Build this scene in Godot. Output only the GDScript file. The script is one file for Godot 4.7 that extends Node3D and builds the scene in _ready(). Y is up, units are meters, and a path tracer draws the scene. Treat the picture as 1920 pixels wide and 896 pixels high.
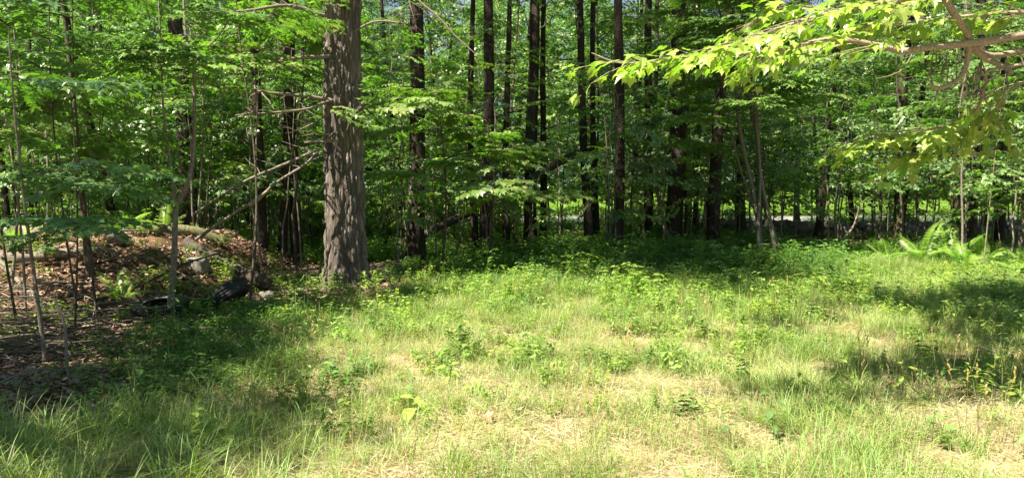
extends Node3D
# A sunny clearing at the edge of a maple and pine wood, with a dry stone wall and a road beyond.

# ---------------------------------------------------------------- mesh collector
class MB:
	var v := PackedVector3Array()
	var n := PackedVector3Array()
	var c := PackedColorArray()
	var ix := PackedInt32Array()
	var smooth := false

	func tri(a: Vector3, b: Vector3, d: Vector3, col: Color) -> void:
		var k := v.size()
		v.append(a); v.append(b); v.append(d)
		c.append(col); c.append(col); c.append(col)
		ix.append(k); ix.append(k + 1); ix.append(k + 2)

	# a tapered tube along pts; ends closed by a small radius
	func tube(pts: Array, radii: Array, sides: int, col: Color) -> void:
		smooth = true
		var base := v.size()
		var m := pts.size()
		var u := Vector3.ZERO
		for i in m:
			var p: Vector3 = pts[i]
			var t: Vector3 = ((pts[mini(i + 1, m - 1)] as Vector3) - (pts[maxi(i - 1, 0)] as Vector3)).normalized()
			if i == 0:
				u = t.cross(Vector3.RIGHT if absf(t.x) < 0.8 else Vector3.UP).normalized()
			u = (u - t * u.dot(t)).normalized()
			var w := t.cross(u)
			var r: float = radii[i]
			for j in sides:
				var a := TAU * j / sides
				var d := u * cos(a) + w * sin(a)
				v.append(p + d * r)
				n.append(d)
				c.append(col)
		for i in m - 1:
			for j in sides:
				var a := base + i * sides + j
				var b := base + i * sides + (j + 1) % sides
				var e := a + sides
				var f := b + sides
				ix.append(a); ix.append(e); ix.append(b)
				ix.append(b); ix.append(e); ix.append(f)
		for e in [0, m - 1]:
			var k := v.size()
			v.append(pts[e])
			var tt: Vector3 = ((pts[1] as Vector3) - (pts[0] as Vector3)).normalized() * -1.0 if e == 0 else ((pts[m - 1] as Vector3) - (pts[m - 2] as Vector3)).normalized()
			n.append(tt); c.append(col)
			for j in sides:
				var a: int = base + e * sides + j
				var b: int = base + e * sides + (j + 1) % sides
				if e == 0:
					ix.append(k); ix.append(a); ix.append(b)
				else:
					ix.append(k); ix.append(b); ix.append(a)

	# thin three-sided stick without smooth normals
	func stick(a: Vector3, b: Vector3, r0: float, r1: float, col: Color) -> void:
		var t := (b - a).normalized()
		var u := t.cross(Vector3.UP if absf(t.y) < 0.9 else Vector3.RIGHT).normalized()
		var w := t.cross(u)
		for j in 3:
			var d0 := u * cos(TAU * j / 3) + w * sin(TAU * j / 3)
			var d1 := u * cos(TAU * (j + 1) / 3) + w * sin(TAU * (j + 1) / 3)
			tri(a + d0 * r0, b + d0 * r1, a + d1 * r0, col)
			tri(a + d1 * r0, b + d0 * r1, b + d1 * r1, col)

	# outline: points (along, across) round a leaf; fan from (0.32, 0)
	func leaf(o: Vector3, dir: Vector3, up: Vector3, size: float, outline: Array, col: Color, droop := 0.25, fold := 0.2) -> void:
		var x := dir.normalized()
		var s := x.cross(up).normalized()
		var y := s.cross(x)
		var k := v.size()
		v.append(o + (x * 0.32 - y * droop * 0.1) * size)
		c.append(col)
		for q in outline:
			var p: Vector2 = q
			v.append(o + (x * p.x + s * p.y + y * (absf(p.y) * fold - droop * p.x * p.x)) * size)
			c.append(col)
		var m := outline.size()
		for j in m:
			ix.append(k); ix.append(k + 1 + j); ix.append(k + 1 + (j + 1) % m)

	# a bent blade
	func blade(o: Vector3, lean: Vector3, h: float, w: float, bend: float, segs: int, col: Color) -> void:
		var side := lean.cross(Vector3.UP).normalized() * w * 0.5
		var k := v.size()
		for i in segs:
			var t := float(i) / segs
			var p := o + Vector3.UP * (h * (t - bend * t * t * 0.55)) + lean * (h * bend * t * t)
			var ww := 1.0 - t * 0.6
			v.append(p - side * ww); v.append(p + side * ww)
			c.append(col); c.append(col)
		v.append(o + Vector3.UP * (h * (1.0 - bend * 0.55)) + lean * (h * bend))
		c.append(col)
		for i in segs - 1:
			var a := k + i * 2
			ix.append(a); ix.append(a + 2); ix.append(a + 1)
			ix.append(a + 1); ix.append(a + 2); ix.append(a + 3)
		var l := k + (segs - 1) * 2
		ix.append(l); ix.append(l + 2); ix.append(l + 1)

	func mesh(mat: Material) -> ArrayMesh:
		var a := []
		a.resize(Mesh.ARRAY_MAX)
		a[Mesh.ARRAY_VERTEX] = v
		a[Mesh.ARRAY_COLOR] = c
		a[Mesh.ARRAY_INDEX] = ix
		if smooth and n.size() == v.size():
			a[Mesh.ARRAY_NORMAL] = n
		var m := ArrayMesh.new()
		m.add_surface_from_arrays(Mesh.PRIMITIVE_TRIANGLES, a)
		m.surface_set_material(0, mat)
		return m

# ---------------------------------------------------------------- instance collector
class Inst:
	var b := PackedFloat32Array()
	var count := 0

	func add(t: Transform3D, col: Color) -> void:
		var x := t.basis.x
		var y := t.basis.y
		var z := t.basis.z
		var o := t.origin
		b.append_array(PackedFloat32Array([x.x, y.x, z.x, o.x, x.y, y.y, z.y, o.y, x.z, y.z, z.z, o.z, col.r, col.g, col.b, 1.0]))
		count += 1

	func node(called: String, mesh: Mesh) -> MultiMeshInstance3D:
		var mm := MultiMesh.new()
		mm.transform_format = MultiMesh.TRANSFORM_3D
		mm.use_colors = true
		mm.mesh = mesh
		mm.instance_count = count
		mm.buffer = b
		var o := MultiMeshInstance3D.new()
		o.multimesh = mm
		o.name = called
		o.set_meta("kind", "stuff")
		return o

var rng := RandomNumberGenerator.new()
var M := {}
var names := {}
var low_noise := FastNoiseLite.new()
var mid_noise := FastNoiseLite.new()
var bark_noise := FastNoiseLite.new()
var rough_noise := FastNoiseLite.new()
var plate_noise := FastNoiseLite.new()

const MAPLE := [Vector2(0, 0), Vector2(0.0, 0.36), Vector2(0.24, 0.25), Vector2(0.58, 0.52), Vector2(0.6, 0.18), Vector2(1, 0), Vector2(0.6, -0.18), Vector2(0.58, -0.52), Vector2(0.24, -0.25), Vector2(0.0, -0.36)]
const MAPLE_FINE := [Vector2(0.02, 0), Vector2(-0.1, 0.14), Vector2(-0.05, 0.4), Vector2(0.1, 0.34), Vector2(0.22, 0.28), Vector2(0.32, 0.46), Vector2(0.44, 0.5), Vector2(0.64, 0.6), Vector2(0.6, 0.42), Vector2(0.54, 0.2), Vector2(0.68, 0.26), Vector2(0.76, 0.14), Vector2(1.0, 0.0), Vector2(0.76, -0.14), Vector2(0.68, -0.26), Vector2(0.54, -0.2), Vector2(0.6, -0.42), Vector2(0.64, -0.6), Vector2(0.44, -0.5), Vector2(0.32, -0.46), Vector2(0.22, -0.28), Vector2(0.1, -0.34), Vector2(-0.05, -0.4), Vector2(-0.1, -0.14)]
const OVATE := [Vector2(0, 0), Vector2(0.22, 0.24), Vector2(0.55, 0.25), Vector2(0.82, 0.12), Vector2(1, 0), Vector2(0.82, -0.12), Vector2(0.55, -0.25), Vector2(0.22, -0.24)]
const PLAIN := [Vector2(0, 0), Vector2(0.4, 0.28), Vector2(1, 0), Vector2(0.4, -0.28)]

func R(a: float, b: float) -> float:
	return rng.randf_range(a, b)

# ---------------------------------------------------------------- naming
func numbered(called: String) -> String:
	var k: int = names.get(called, 0)
	names[called] = k + 1
	return called if k == 0 else "%s_%03d" % [called, k]

func tag(o: Node, label: String, category := "", group := "") -> void:
	o.set_meta("label", label)
	if category:
		o.set_meta("category", category)
	if group:
		o.set_meta("group", group)

func thing(called: String, label: String, category: String, at := Vector3.ZERO, turn := 0.0, group := "") -> Node3D:
	var o := Node3D.new()
	o.name = numbered(called)
	add_child(o)
	o.position = at
	o.rotation.y = turn
	tag(o, label, category, group)
	return o

func part(called: String, mesh: Mesh, parent: Node, t := Transform3D.IDENTITY) -> MeshInstance3D:
	var o := MeshInstance3D.new()
	o.mesh = mesh
	o.name = called
	o.transform = t
	parent.add_child(o, true)
	return o

func setting(called: String, mesh: Mesh, kind: String) -> MeshInstance3D:
	var o := MeshInstance3D.new()
	o.mesh = mesh
	o.name = numbered(called)
	o.set_meta("kind", kind)
	add_child(o)
	return o

# trunks and things that labels refer to
const LAND := [[-2.76, -11.95, "the furrowed pine"], [-2.16, -15.9, "the lone dark trunk"], [-4.62, -14.8, "the paired dark stems"], [-4.98, -14.2, "the straight near-black trunk"], [-7.25, -16.2, "the broad vine-hung trunk"], [-6.15, -10.4, "the slim tree on the mound"], [-8.7, -16.0, "the leaning slender trunk"], [-11.1, -16.2, "the two left-edge stems"], [-4.29, -8.9, "the forked sapling"], [-0.8, -18.2, "the first black pair"], [-0.15, -19.9, "the slim trunk between the pairs"], [0.6, -19.9, "the heavy twin trunk"], [1.3, -19.8, "the slanting broken limb"], [2.2, -19.6, "the left-leaning twin trunk"], [2.6, -17.6, "the straight black trunk"], [4.14, -21.9, "the trunk with the leaning pole"], [4.48, -19.9, "the broadest black trunk"], [6.47, -25.3, "the thin trunk against the road"], [5.24, -18.7, "the twig-wrapped trunk"], [5.98, -16.3, "the many-stemmed clump"], [13.2, -33.2, "the slim tree past the wall"], [11.02, -20.4, "the patchy trunk"], [11.3, -18.2, "the greenish trunk"], [12.7, -19.9, "the wide dark trunk"], [15.9, -23.4, "the black trunk by the right edge"], [12.25, -17.2, "the sun-flecked slender trunk"], [8.8, -15.3, "the tall fern clump"]]
const LITTER_LAND := [[-4.5, -9.1, "the flat tyre"], [-3.98, -9.9, "the tilted tyre"], [-4.29, -8.9, "the forked sapling"], [-3.6, -5.8, "the bent pale stem"], [-4.7, -11.8, "the sloping rotten log"], [-5.0, -11.3, "the grey boulder"], [-6.2, -9.5, "the long pale branch"], [-7.2, -10.8, "the weathered log"], [-4.15, -6.3, "the straight grey pole"], [-6.15, -10.4, "the slim tree on the mound"], [-2.76, -11.95, "the furrowed pine"], [-6.35, -11.5, "the stone in the mound"]]
var used := {}

# one label per thing: what it is, and where it stands as seen from the clearing
func placed_label(looks: String, x: float, z: float, land: Array, depth: float) -> String:
	var order := land.duplicate()
	var a := x / -z
	order.sort_custom(func(p, q): return absf(p[0] / -p[1] - a) < absf(q[0] / -q[1] - a))
	for q in order:
		var da: float = a - q[0] / -q[1]
		var dz: float = z - q[1]
		var side := "just right of" if da > 0.008 else ("just left of" if da < -0.008 else "in line with")
		if absf(da) > 0.045:
			side = side.replace("just ", "")
		var far := "far behind and " if dz < -depth * 4.0 else ("behind and " if dz < -depth else ("before and " if dz > depth else ""))
		var l := "%s %s%s %s" % [looks, far, side, q[2]]
		if not used.has(l):
			used[l] = true
			return l
	return looks

func stuff(inst: Inst, called: String, mesh: Mesh, label: String, category: String) -> void:
	var o := inst.node(numbered(called), mesh)
	add_child(o)
	tag(o, label, category)

# ---------------------------------------------------------------- terrain
func ss(a: float, b: float, x: float) -> float:
	return smoothstep(a, b, x)

func ground(x: float, z: float) -> float:
	var y := low_noise.get_noise_2d(x, z) * 0.12 + mid_noise.get_noise_2d(x, z) * 0.05
	y *= ss(1.0, -4.0, z) * 0.7 + 0.3
	var bank := 1.0 - ss(-5.9, -3.9, x + 0.35 * low_noise.get_noise_2d(x * 3.0, z * 3.0 + 50.0))
	var rise := ss(-9.0, -11.9, z) * (1.0 - ss(-13.2, -17.0, z))
	var heap := bank * rise * ss(-14.5, -9.0, x)
	y += heap * (0.84 + 0.24 * low_noise.get_noise_2d(x * 2.2 + 9.0, z * 2.2) + 0.08 * mid_noise.get_noise_2d(x * 1.6, z * 1.6))
	var road := ss(-36.0, -38.5, z) * (1.0 - ss(-48.2, -50.0, z))
	y = y * (1.0 - road) - 0.04 * road
	y += ss(-49.0, -62.0, z) * 0.7
	return y

func at_ground(x: float, z: float, lift := 0.0) -> Vector3:
	return Vector3(x, ground(x, z) + lift, z)

# share of ground that is open lawn (1) or leaf litter (0)
func lawn(x: float, z: float) -> float:
	var e := 0.7 * low_noise.get_noise_2d(x * 2.0 + 30.0, z * 2.0)
	var a := maxf(ss(-3.3, -2.5, x + e), ss(-5.4, -4.4, z + e))
	var far_edge := -12.2 - ss(2.0, 8.0, x) * 3.0
	var foot := 1.0 - ss(0.75, 1.35, Vector2((x + 2.75) / 1.15, z + 11.3).length() + e * 0.5)
	return a * (1.0 - foot) * ss(far_edge - 1.2, far_edge + 1.2, z + e * 1.5)

func build_ground() -> void:
	var xs := PackedFloat32Array()
	var zs := PackedFloat32Array()
	for q in [[-420.0, -60.0, 24.0], [-60.0, -16.0, 2.0], [-16.0, 14.0, 0.11], [14.0, 60.0, 2.0], [60.0, 420.1, 24.0]]:
		var x: float = q[0]
		while x < q[1] - 0.001:
			xs.append(x); x += q[2]
	for q in [[-460.0, -70.0, 26.0], [-70.0, -24.0, 0.6], [-24.0, -3.0, 0.1], [-3.0, 4.0, 0.3], [4.0, 200.0, 16.0]]:
		var z: float = q[0]
		while z < q[1] - 0.001:
			zs.append(z); z += q[2]
	var st := SurfaceTool.new()
	st.begin(Mesh.PRIMITIVE_TRIANGLES)
	var litter := Color(0.25, 0.155, 0.1)
	var thatch := Color(0.44, 0.37, 0.24)
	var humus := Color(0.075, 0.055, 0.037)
	var meadow := Color(0.20, 0.27, 0.07)
	var nx := xs.size()
	for z in zs:
		for x in xs:
			var g := lawn(x, z)
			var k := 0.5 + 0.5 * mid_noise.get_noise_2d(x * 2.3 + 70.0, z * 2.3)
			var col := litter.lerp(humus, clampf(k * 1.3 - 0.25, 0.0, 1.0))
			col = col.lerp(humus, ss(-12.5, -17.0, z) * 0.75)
			col = col.lerp(thatch.lerp(litter, clampf(k * 1.5 - 0.75, 0.0, 0.8)), g)
			if z < -30.0:
				col = col.lerp(meadow, ss(-33.0, -36.0, z))
			if z < -37.0:
				col = col.lerp(Color(0.42, 0.37, 0.28), ss(-37.9, -38.4, z) * (1.0 - ss(-48.6, -49.3, z)))
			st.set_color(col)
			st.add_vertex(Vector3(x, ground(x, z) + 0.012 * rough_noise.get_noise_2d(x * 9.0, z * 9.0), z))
	for j in zs.size() - 1:
		for i in nx - 1:
			var a := j * nx + i
			for q in [a, a + 1, a + nx, a + 1, a + nx + 1, a + nx]:
				st.add_index(q)
	st.generate_normals()
	st.set_material(M.soil)
	setting("ground", st.commit(), "structure")
	# the road: a cambered asphalt strip with its edge lines
	var road := SurfaceTool.new()
	road.begin(Mesh.PRIMITIVE_TRIANGLES)
	var prof := [Vector2(-39.3, -0.06), Vector2(-39.4, 0.02), Vector2(-43.4, 0.07), Vector2(-47.4, 0.02), Vector2(-47.5, -0.06)]
	road_strip(road, prof)
	road.generate_normals()
	road.set_material(M.asphalt)
	var r := setting("road", road.commit(), "structure")
	for e in [[-39.75, 0.0284], [-47.05, 0.0284]]:
		var line := SurfaceTool.new()
		line.begin(Mesh.PRIMITIVE_TRIANGLES)
		road_strip(line, [Vector2(e[0] + 0.06, e[1] + (0.0025 if e[0] > -43.0 else 0.0055)), Vector2(e[0] - 0.06, e[1] + (0.0055 if e[0] > -43.0 else 0.0025))])
		line.generate_normals()
		line.set_material(M.paint)
		part("edge_line", line.commit(), r)

func road_strip(st: SurfaceTool, prof: Array) -> void:
	for i in 81:
		for p in prof:
			st.add_vertex(Vector3(-120.0 + i * 3.0, p.y, p.x))
	var m := prof.size()
	for i in 80:
		for j in m - 1:
			var a := i * m + j
			for q in [a, a + 1, a + m, a + 1, a + m + 1, a + m]:
				st.add_index(q)

# ---------------------------------------------------------------- materials
func noise_tex(seed_: int, freq: float, lo: Color, hi: Color, type := FastNoiseLite.TYPE_SIMPLEX_SMOOTH, size := 512) -> NoiseTexture2D:
	var f := FastNoiseLite.new()
	f.seed = seed_
	f.noise_type = type
	f.frequency = freq
	f.fractal_octaves = 4
	var t := NoiseTexture2D.new()
	t.noise = f
	t.width = size
	t.height = size
	t.seamless = true
	var g := Gradient.new()
	g.set_color(0, lo)
	g.set_color(1, hi)
	t.color_ramp = g
	return t

func leaf_material(tint: Color, called: String, rough := 0.36) -> StandardMaterial3D:
	var m := StandardMaterial3D.new()
	m.resource_name = called
	m.vertex_color_use_as_albedo = true
	m.roughness = rough
	m.metallic_specular = 0.62
	m.cull_mode = BaseMaterial3D.CULL_DISABLED
	m.backlight_enabled = true
	m.backlight = tint
	return m

func bark_material(called: String, col: Color, tex: Texture2D, bump: Texture2D, relief: float, sc: Vector3) -> StandardMaterial3D:
	var m := StandardMaterial3D.new()
	m.resource_name = called
	m.albedo_color = col.linear_to_srgb()
	m.albedo_texture = tex
	m.vertex_color_use_as_albedo = true
	m.roughness = 0.9
	m.metallic_specular = 0.3
	m.uv1_triplanar = true
	m.uv1_scale = sc
	m.heightmap_enabled = true
	m.heightmap_texture = bump
	m.heightmap_scale = relief
	return m

func plain_material(called: String, col: Color, rough: float, tex: Texture2D = null, sc := 1.0) -> StandardMaterial3D:
	var m := StandardMaterial3D.new()
	m.resource_name = called
	m.albedo_color = col.linear_to_srgb()
	m.roughness = rough
	if tex:
		m.albedo_texture = tex
		m.uv1_triplanar = true
		m.uv1_world_triplanar = true
		m.uv1_scale = Vector3.ONE * sc
	return m

func build_materials() -> void:
	var grain := noise_tex(3, 0.02, Color(0.55, 0.55, 0.55), Color(1, 1, 1))
	var fine := noise_tex(5, 0.06, Color(0.5, 0.48, 0.45), Color(1, 1, 1))
	var bump := noise_tex(7, 0.035, Color(0, 0, 0), Color(1, 1, 1), FastNoiseLite.TYPE_CELLULAR)
	M.leaf = leaf_material(Color(0.82, 1.0, 0.48), "leaf")
	M.grass = leaf_material(Color(0.9, 0.95, 0.45), "grass_blade", 0.55)
	M.dry = leaf_material(Color(0.35, 0.28, 0.2), "dry_leaf", 0.75)
	M.needle = leaf_material(Color(0.4, 0.5, 0.2), "needle", 0.5)
	M.bark_dark = bark_material("dark_bark", Color(0.135, 0.112, 0.092), grain, bump, 1.6, Vector3(2.2, 0.7, 2.2))
	M.bark_pine = bark_material("furrowed_bark", Color(0.50, 0.46, 0.435), fine, bump, 0.6, Vector3(6, 2.5, 6))
	M.bark_pale = bark_material("pale_bark", Color(0.30, 0.27, 0.22), grain, bump, 0.5, Vector3(2.5, 1.6, 2.5))
	M.bark_moss = bark_material("mossy_bark", Color(0.24, 0.24, 0.13), grain, bump, 0.8, Vector3(2.2, 0.9, 2.2))
	M.dead = bark_material("dead_wood", Color(0.34, 0.30, 0.255), fine, bump, 0.4, Vector3(5, 5, 5))
	M.twig = bark_material("twig", Color(0.46, 0.38, 0.29), grain, bump, 0.2, Vector3(6, 6, 6))
	M.soil = StandardMaterial3D.new()
	M.soil.vertex_color_use_as_albedo = true
	M.soil.albedo_texture = fine
	M.soil.uv1_triplanar = true
	M.soil.uv1_world_triplanar = true
	M.soil.uv1_scale = Vector3.ONE * 0.9
	M.soil.roughness = 0.95
	M.soil.metallic_specular = 0.2
	M.asphalt = plain_material("asphalt", Color(0.34, 0.35, 0.365), 0.8, fine, 0.7)
	M.paint = plain_material("road_paint", Color(0.75, 0.74, 0.7), 0.7)
	M.rubber = plain_material("rubber", Color(0.022, 0.022, 0.023), 0.62, grain, 2.0)
	M.rock = bark_material("stone", Color(0.36, 0.345, 0.32), fine, bump, 1.2, Vector3(2.5, 2.5, 2.5))

# ---------------------------------------------------------------- foliage prototypes
var sprays := []
var wide_sprays := []
var far_sprays := []
var pine_sprays := []

func make_sprays() -> void:
	for k in 4:
		sprays.append(make_spray(0.46, 5, 0.105, MAPLE, 0.3))
	for k in 3:
		wide_sprays.append(make_spray(0.42, 4, 0.145, MAPLE_FINE, 0.35))
	for k in 4:
		far_sprays.append(make_spray(0.5, 8, 0.1, PLAIN, 0.55))
	for k in 2:
		var mb := MB.new()
		for i in 60:
			var t := R(0.05, 1.0)
			var p := Vector3(t * 0.4, R(-0.02, 0.02), R(-0.16, 0.16) * (1.15 - t))
			var d := Vector3(R(0.4, 1.0), R(-0.3, 0.5), R(-0.8, 0.8)).normalized()
			mb.leaf(p, d, Vector3.UP, 0.11, [Vector2(0, 0), Vector2(0.5, 0.04), Vector2(1, 0), Vector2(0.5, -0.04)], Color.WHITE * R(0.7, 1.0), 0.1, 0.0)
		mb.stick(Vector3.ZERO, Vector3(0.4, 0, 0), 0.004, 0.001, Color(0.5, 0.35, 0.3))
		pine_sprays.append(mb.mesh(M.needle))

func make_spray(length: float, nodes: int, size: float, outline: Array, tilt: float) -> ArrayMesh:
	var mb := MB.new()
	var p := Vector3.ZERO
	var d := Vector3(1, R(-0.05, 0.15), R(-0.15, 0.15)).normalized()
	for i in nodes:
		var q := p + d * length / nodes
		mb.stick(p, q, 0.003, 0.002, Color(0.75, 0.5, 0.45))
		for s in [-1.0, 1.0]:
			if rng.randf() < 0.08:
				continue
			var a := R(0.6, 1.25)
			var ld := (d * cos(a) + Vector3(0, R(-0.15, 0.12), s) * sin(a)).normalized()
			var o := q + ld * R(0.02, 0.06)
			mb.stick(q, o, 0.0013, 0.001, Color(1.0, 0.72, 0.5))
			var up := Vector3(R(-tilt, tilt) + 0.1, 1, R(-tilt, tilt)).normalized()
			var vv := R(0.68, 1.0)
			mb.leaf(o, ld + Vector3(0, R(-0.35, 0.1), 0), up, size * R(0.65, 1.15), outline, Color(vv * R(0.85, 1.0), vv, vv * R(0.7, 1.0)), R(0.1, 0.4), R(-0.1, 0.3))
		p = q
		d = (d + Vector3(0, -0.07, R(-0.12, 0.12))).normalized()
	mb.leaf(p, d + Vector3(0, -0.2, 0), Vector3(0, 1, R(-tilt, tilt)), size * 1.05, outline, Color(0.95, 1, 0.9))
	return mb.mesh(M.leaf)

# a branch 3 m long that grows along +x; attach points for sprays
class Bough:
	var mesh: ArrayMesh
	var spots: Array[Transform3D] = []

var boughs: Array[Bough] = []

func frame(o: Vector3, dir: Vector3, up := Vector3.UP) -> Transform3D:
	var x := dir.normalized()
	var z := x.cross(up).normalized()
	return Transform3D(Basis(x, z.cross(x), z), o)

func make_bough(mat: Material) -> Bough:
	var b := Bough.new()
	var mb := MB.new()
	var pts := []
	var radii := []
	var p := Vector3.ZERO
	var e := R(0.25, 0.6)
	var yaw := 0.0
	for i in 10:
		pts.append(p)
		radii.append(lerpf(0.027, 0.004, i / 9.0))
		p += Vector3(cos(e) * cos(yaw), sin(e), cos(e) * sin(yaw)) * 0.333
		e = lerpf(e, -0.12, 0.16) + R(-0.1, 0.1)
		yaw += R(-0.14, 0.14)
	mb.tube(pts, radii, 5, Color.WHITE)
	var side := 1.0
	for i in range(2, 10):
		side = -side
		var o: Vector3 = pts[i]
		var d0: Vector3 = (o - (pts[i - 1] as Vector3)).normalized()
		var dir := (d0 * 0.7 + Vector3(0, R(-0.05, 0.25), side)).normalized()
		var l := (1.0 - i / 10.0) * 1.25 + 0.3
		var q := o
		var sp := [o]
		var sr := [0.009]
		var m := int(l / 0.26) + 1
		for j in m:
			q += dir * l / m
			dir = (dir + Vector3(R(-0.1, 0.15), R(-0.14, 0.08), R(-0.15, 0.15))).normalized()
			sp.append(q)
			sr.append(lerpf(0.009, 0.002, (j + 1.0) / m))
			var s2 := 1.0 if j % 2 else -1.0
			b.spots.append(frame(q, (dir + Vector3(0, R(-0.1, 0.1), 0) + dir.cross(Vector3.UP) * s2 * R(0.4, 1.1)).normalized()))
		mb.tube(sp, sr, 3, Color.WHITE)
		b.spots.append(frame(q, dir))
		b.spots.append(frame(o, (d0 - dir.cross(Vector3.UP).cross(Vector3.UP) * 0.1 + Vector3(0, 0.05, -side)).normalized()))
	b.spots.append(frame(pts[9], (pts[9] as Vector3) - (pts[8] as Vector3)))
	b.mesh = mb.mesh(mat)
	return b

const GREENS := [Color(0.24, 0.36, 0.12), Color(0.20, 0.32, 0.125), Color(0.28, 0.375, 0.11), Color(0.18, 0.28, 0.115)]

func green(base: Color, spread := 0.18) -> Color:
	var k := R(1.0 - spread, 1.0 + spread)
	return Color(base.r * k * R(0.88, 1.12), base.g * k, base.b * k * R(0.8, 1.2))

# ---------------------------------------------------------------- trees
# path(h) of a trunk: base, lean per metre, gentle wander
func trunk_path(h: float, lean: Vector2, curve: float, ph: float) -> Vector3:
	return Vector3(lean.x * h + sin(h * 0.7 + ph) * curve - sin(ph) * curve, h, lean.y * h + cos(h * 0.6 + ph) * curve - cos(ph) * curve)

func trunk_radius(h: float, H: float, r: float) -> float:
	return r * (0.84 * pow(maxf(1.0 - h / H, 0.0), 0.75) + 0.04 + 0.22 * exp(-h * 3.2))

func trunk_mesh(r: float, H: float, lean: Vector2, curve: float, ph: float, sides: int, fine_to: float, step: float, amp: float, scale_: float, mat: Material, tall := 0.3) -> ArrayMesh:
	var hs := PackedFloat32Array()
	var h := -0.25
	while h < fine_to:
		hs.append(h)
		h += step
	while h < H:
		hs.append(h)
		h += 0.6
	hs.append(H)
	var st := SurfaceTool.new()
	st.begin(Mesh.PRIMITIVE_TRIANGLES)
	var ctr := Vector3(ph * 7.0, 0, ph * 3.0)
	for y in hs:
		var c := trunk_path(y, lean, curve, ph)
		var rr := trunk_radius(maxf(y, 0.0), H, r)
		for j in sides:
			var a := TAU * j / sides
			var d := Vector3(cos(a), 0, sin(a))
			var flare := 1.0 + 0.16 * exp(-maxf(y, 0.0) * 2.5) * sin(a * 5.0 + ph * 4.0)
			var q := (Vector3(d.x * r, y * tall, d.z * r) + ctr) * scale_
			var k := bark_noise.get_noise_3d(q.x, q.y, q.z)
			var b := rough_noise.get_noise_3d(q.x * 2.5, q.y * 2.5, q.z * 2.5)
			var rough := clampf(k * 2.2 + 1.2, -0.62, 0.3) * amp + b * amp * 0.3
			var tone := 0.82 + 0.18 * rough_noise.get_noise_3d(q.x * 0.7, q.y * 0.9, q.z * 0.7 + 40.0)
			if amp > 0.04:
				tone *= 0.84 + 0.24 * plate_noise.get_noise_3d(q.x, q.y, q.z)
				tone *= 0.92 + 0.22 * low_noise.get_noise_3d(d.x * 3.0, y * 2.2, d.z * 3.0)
			var plate_mix := clampf(k * 2.5 + 2.3, 0.0, 1.0)
			st.set_color(Color(tone * lerpf(0.5, 1.0, plate_mix), tone * lerpf(0.46, 1.0, plate_mix), tone * lerpf(0.43, 1.0, plate_mix)))  # vertex colour: furrows darker and browner than the raised plates
			st.add_vertex(c + d * (rr * flare + rough))
	for i in hs.size() - 1:
		for j in sides:
			var a := i * sides + j
			var b := i * sides + (j + 1) % sides
			for q in [a, b, a + sides, b, b + sides, a + sides]:
				st.add_index(q)
	st.generate_normals()
	st.set_material(mat)
	return st.commit()

func add_crown(t: Node3D, H: float, r: float, lean: Vector2, curve: float, ph: float, from_h: float, count: int, reach: float, spray: Mesh, base: Color, grow := 1.0, keep := 1.0) -> void:
	var inst := Inst.new()
	for k in count:
		var f := (k + 0.5) / count
		var h := lerpf(from_h, H * 0.97, pow(f, 0.85))
		var b: Bough = boughs[rng.randi() % boughs.size()]
		var l := reach * (0.55 + 0.45 * sin(PI * clampf(0.25 + 0.7 * f, 0, 1))) * R(0.7, 1.15) / 3.0
		var basis := Basis(Vector3.UP, k * 2.39996 + R(-0.4, 0.4)) * Basis(Vector3.BACK, R(-0.1, 0.25) + f * 0.5)
		var tr := Transform3D(basis.scaled(Vector3.ONE * l), trunk_path(h, lean, curve, ph))
		part("branch", b.mesh, t, tr)
		for s in b.spots:
			if rng.randf() > keep:
				continue
			var w: Transform3D = tr * s
			var m := w.basis.orthonormalized() * Basis(Vector3.RIGHT, R(-0.8, 0.8)) * Basis(Vector3.BACK, R(-0.6, 0.3))
			inst.add(Transform3D(m.scaled(Vector3.ONE * grow * R(0.8, 1.2)), w.origin), green(base))
	if inst.count:
		t.add_child(inst.node("crown", spray))

func tree(called: String, label: String, x: float, z: float, r: float, H: float, lean: Vector2, bark: Material, from_h: float, count: int, reach: float, opt := {}) -> Node3D:
	var ph := R(0.0, 6.0)
	var curve: float = opt.get("curve", 0.05)
	var t := thing(called, label, opt.get("category", "tree"), at_ground(x, z, -0.02), 0.0, opt.get("group", ""))
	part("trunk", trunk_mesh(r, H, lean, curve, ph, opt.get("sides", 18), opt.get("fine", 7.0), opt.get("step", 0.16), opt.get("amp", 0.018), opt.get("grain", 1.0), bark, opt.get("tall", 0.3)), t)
	if count:
		add_crown(t, H, r, lean, curve, ph, from_h, count, reach, opt.get("spray", sprays[rng.randi() % 4]), opt.get("green", GREENS[rng.randi() % 4]), opt.get("grow", 1.0), opt.get("keep", 0.75))
	return t

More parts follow.
